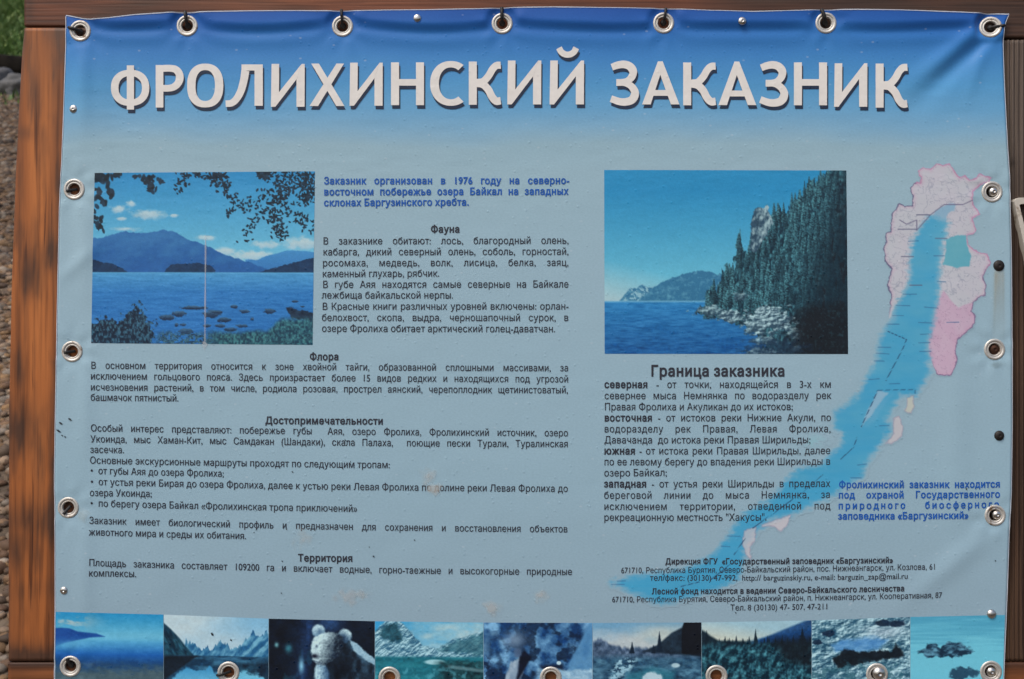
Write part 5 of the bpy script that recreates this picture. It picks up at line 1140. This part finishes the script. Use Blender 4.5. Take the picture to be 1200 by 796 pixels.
# grey stones and a dark log where the bank meets the grass
def boulder(x, d, size, seed, label, col=(.17, .17, .175)):
    bv, bf = ico(4); r = np.random.default_rng(seed)
    n = fbm(bv[:, 0] * 1.6 + 9 + seed, bv[:, 1] * 1.6 + bv[:, 2] * 2.1 + 7, seed, 4) - .5; v = bv * (1 + .75 * n[:, None]) * np.array(size)
    z = float(gz(d)); rt = fast_mesh('boulder', v, bf, [MS]); rt.location = (x, d, z + size[2] * .35); rt.rotation_euler = (0, 0, r.random() * .6)
    set_col(rt, np.ones((len(v), 1)) * np.array(col) * (.8 + .4 * r.random((len(v), 1)))); tag(rt, label, 'boulder', 'grey boulders by the log')
D0 = 8.45; XL = -.445 * (D0 + CAMD)
boulder(XL + .10, D0, (.17, .16, .13), 5, 'pale grey boulder below the dark log, partly behind the left post', (.11, .11, .11)); boulder(XL - .22, D0 + .25, (.20, .18, .15), 6, 'grey boulder under the dark log at the left edge', (.08, .08, .085)); boulder(XL + .36, D0 + .15, (.15, .14, .10), 7, 'small grey boulder behind the left post', (.08, .08, .08))
def log():
    r = np.random.default_rng(3); n, k = 60, 18; V, F = [], []; a0 = np.array([XL - 1.3, D0 + .65, float(gz(D0 + .65)) + .12]); b0 = np.array([XL + 1.6, D0 + .75, float(gz(D0 + .75)) + .10])
    for i in range(n):
        t = i / (n - 1); c = a0 * (1 - t) + b0 * t + np.array([0, 0, .03 * math.sin(t * 7)]); rad = .13 * (1 - .3 * t)
        for j in range(k):
            a = 2 * math.pi * j / k; q = rad * (1 + .14 * (fbm(np.array([t * 6.]), np.array([math.sin(a) * 3 + 5 + math.cos(a)]), 77)[0] - .5) + .05 * math.sin(a * 5 + 2)); V.append(c + np.array([0, math.cos(a) * q, math.sin(a) * q]))
    for i in range(n - 1):
        for j in range(k): F.append((i * k + j, i * k + (j + 1) % k, (i + 1) * k + (j + 1) % k, (i + 1) * k + j))
    F.append(tuple(range(k))); F.append(tuple((n - 1) * k + j for j in range(k)))
    m, N, L, P_ = mat('wet dark bark'); tc = N.new('ShaderNodeTexCoord'); no = N.new('ShaderNodeTexNoise'); no.inputs['Scale'].default_value = 14; no.inputs['Detail'].default_value = 6; L.new(tc.outputs['Object'], no.inputs['Vector'])
    rr = ramp(N, [(.3, (.004, .0035, .003, 1)), (.7, (.016, .013, .010, 1))]); L.new(no.outputs[0], rr.inputs[0]); L.new(rr.outputs[0], P_.inputs['Base Color']); P_.inputs['Roughness'].default_value = .9; P_.inputs['Specular IOR Level'].default_value = .1
    o = mesh_obj('driftwood_log', V, F, [m], None, True); tag(o, 'dark log lying between the grass and the grey boulders, behind the sign at left', 'log')
log()
def grass(n, d0, d1, half, seed, h):
    r = np.random.default_rng(seed); d = d0 + (d1 - d0) * r.random(n); x = -.445 * (d + CAMD) + (r.random(n) - .5) * 2 * half
    cl = fbm(x * 1.9 + 50, d * 1.9, 90, 3); L = h * (.4 + 1.1 * r.random(n)) * (.5 + cl); a = r.random(n) * 2 * math.pi; w = .006 + .008 * r.random(n); z = gz(d)
    lean = r.normal(0, .5, (n, 2)) * L[:, None]; ca, sa = np.cos(a) * w, np.sin(a) * w
    b0 = np.stack([x - ca, d - sa, z], 1); b1 = np.stack([x + ca, d + sa, z], 1); mdl = np.stack([x + lean[:, 0] * .4, d + lean[:, 1] * .4, z + L * .65], 1)
    m0 = mdl - np.stack([ca, sa, 0 * ca], 1) * .8; m1 = mdl + np.stack([ca, sa, 0 * ca], 1) * .8; tp = np.stack([x + lean[:, 0], d + lean[:, 1], z + L], 1)
    v = np.stack([b0, b1, m1, m0, tp], 1).reshape(-1, 3); q = np.arange(n)[:, None] * 5; tri = np.concatenate([q + [0, 1, 2], q + [0, 2, 3], q + [3, 2, 4]])
    m, N, Lk, P_ = mat('grass blade'); at = N.new('ShaderNodeAttribute'); at.attribute_name = 'paint'; Lk.new(at.outputs['Color'], P_.inputs['Base Color']); P_.inputs['Roughness'].default_value = .6
    o = fast_mesh('grass', v, tri, [m], None, False); pal = np.array([(.055, .10, .018), (.085, .14, .03), (.04, .075, .015), (.13, .16, .05), (.06, .12, .03)])
    set_col(o, np.repeat(pal[r.integers(0, 5, n)] * (1.1 + 1.1 * r.random((n, 1))), 5, 0)); tag(o, kind='stuff')
grass(60000, 9.4, 19, 1.6, 5, .16); grass(900, 7.9, 8.6, 1.2, 6, .05)
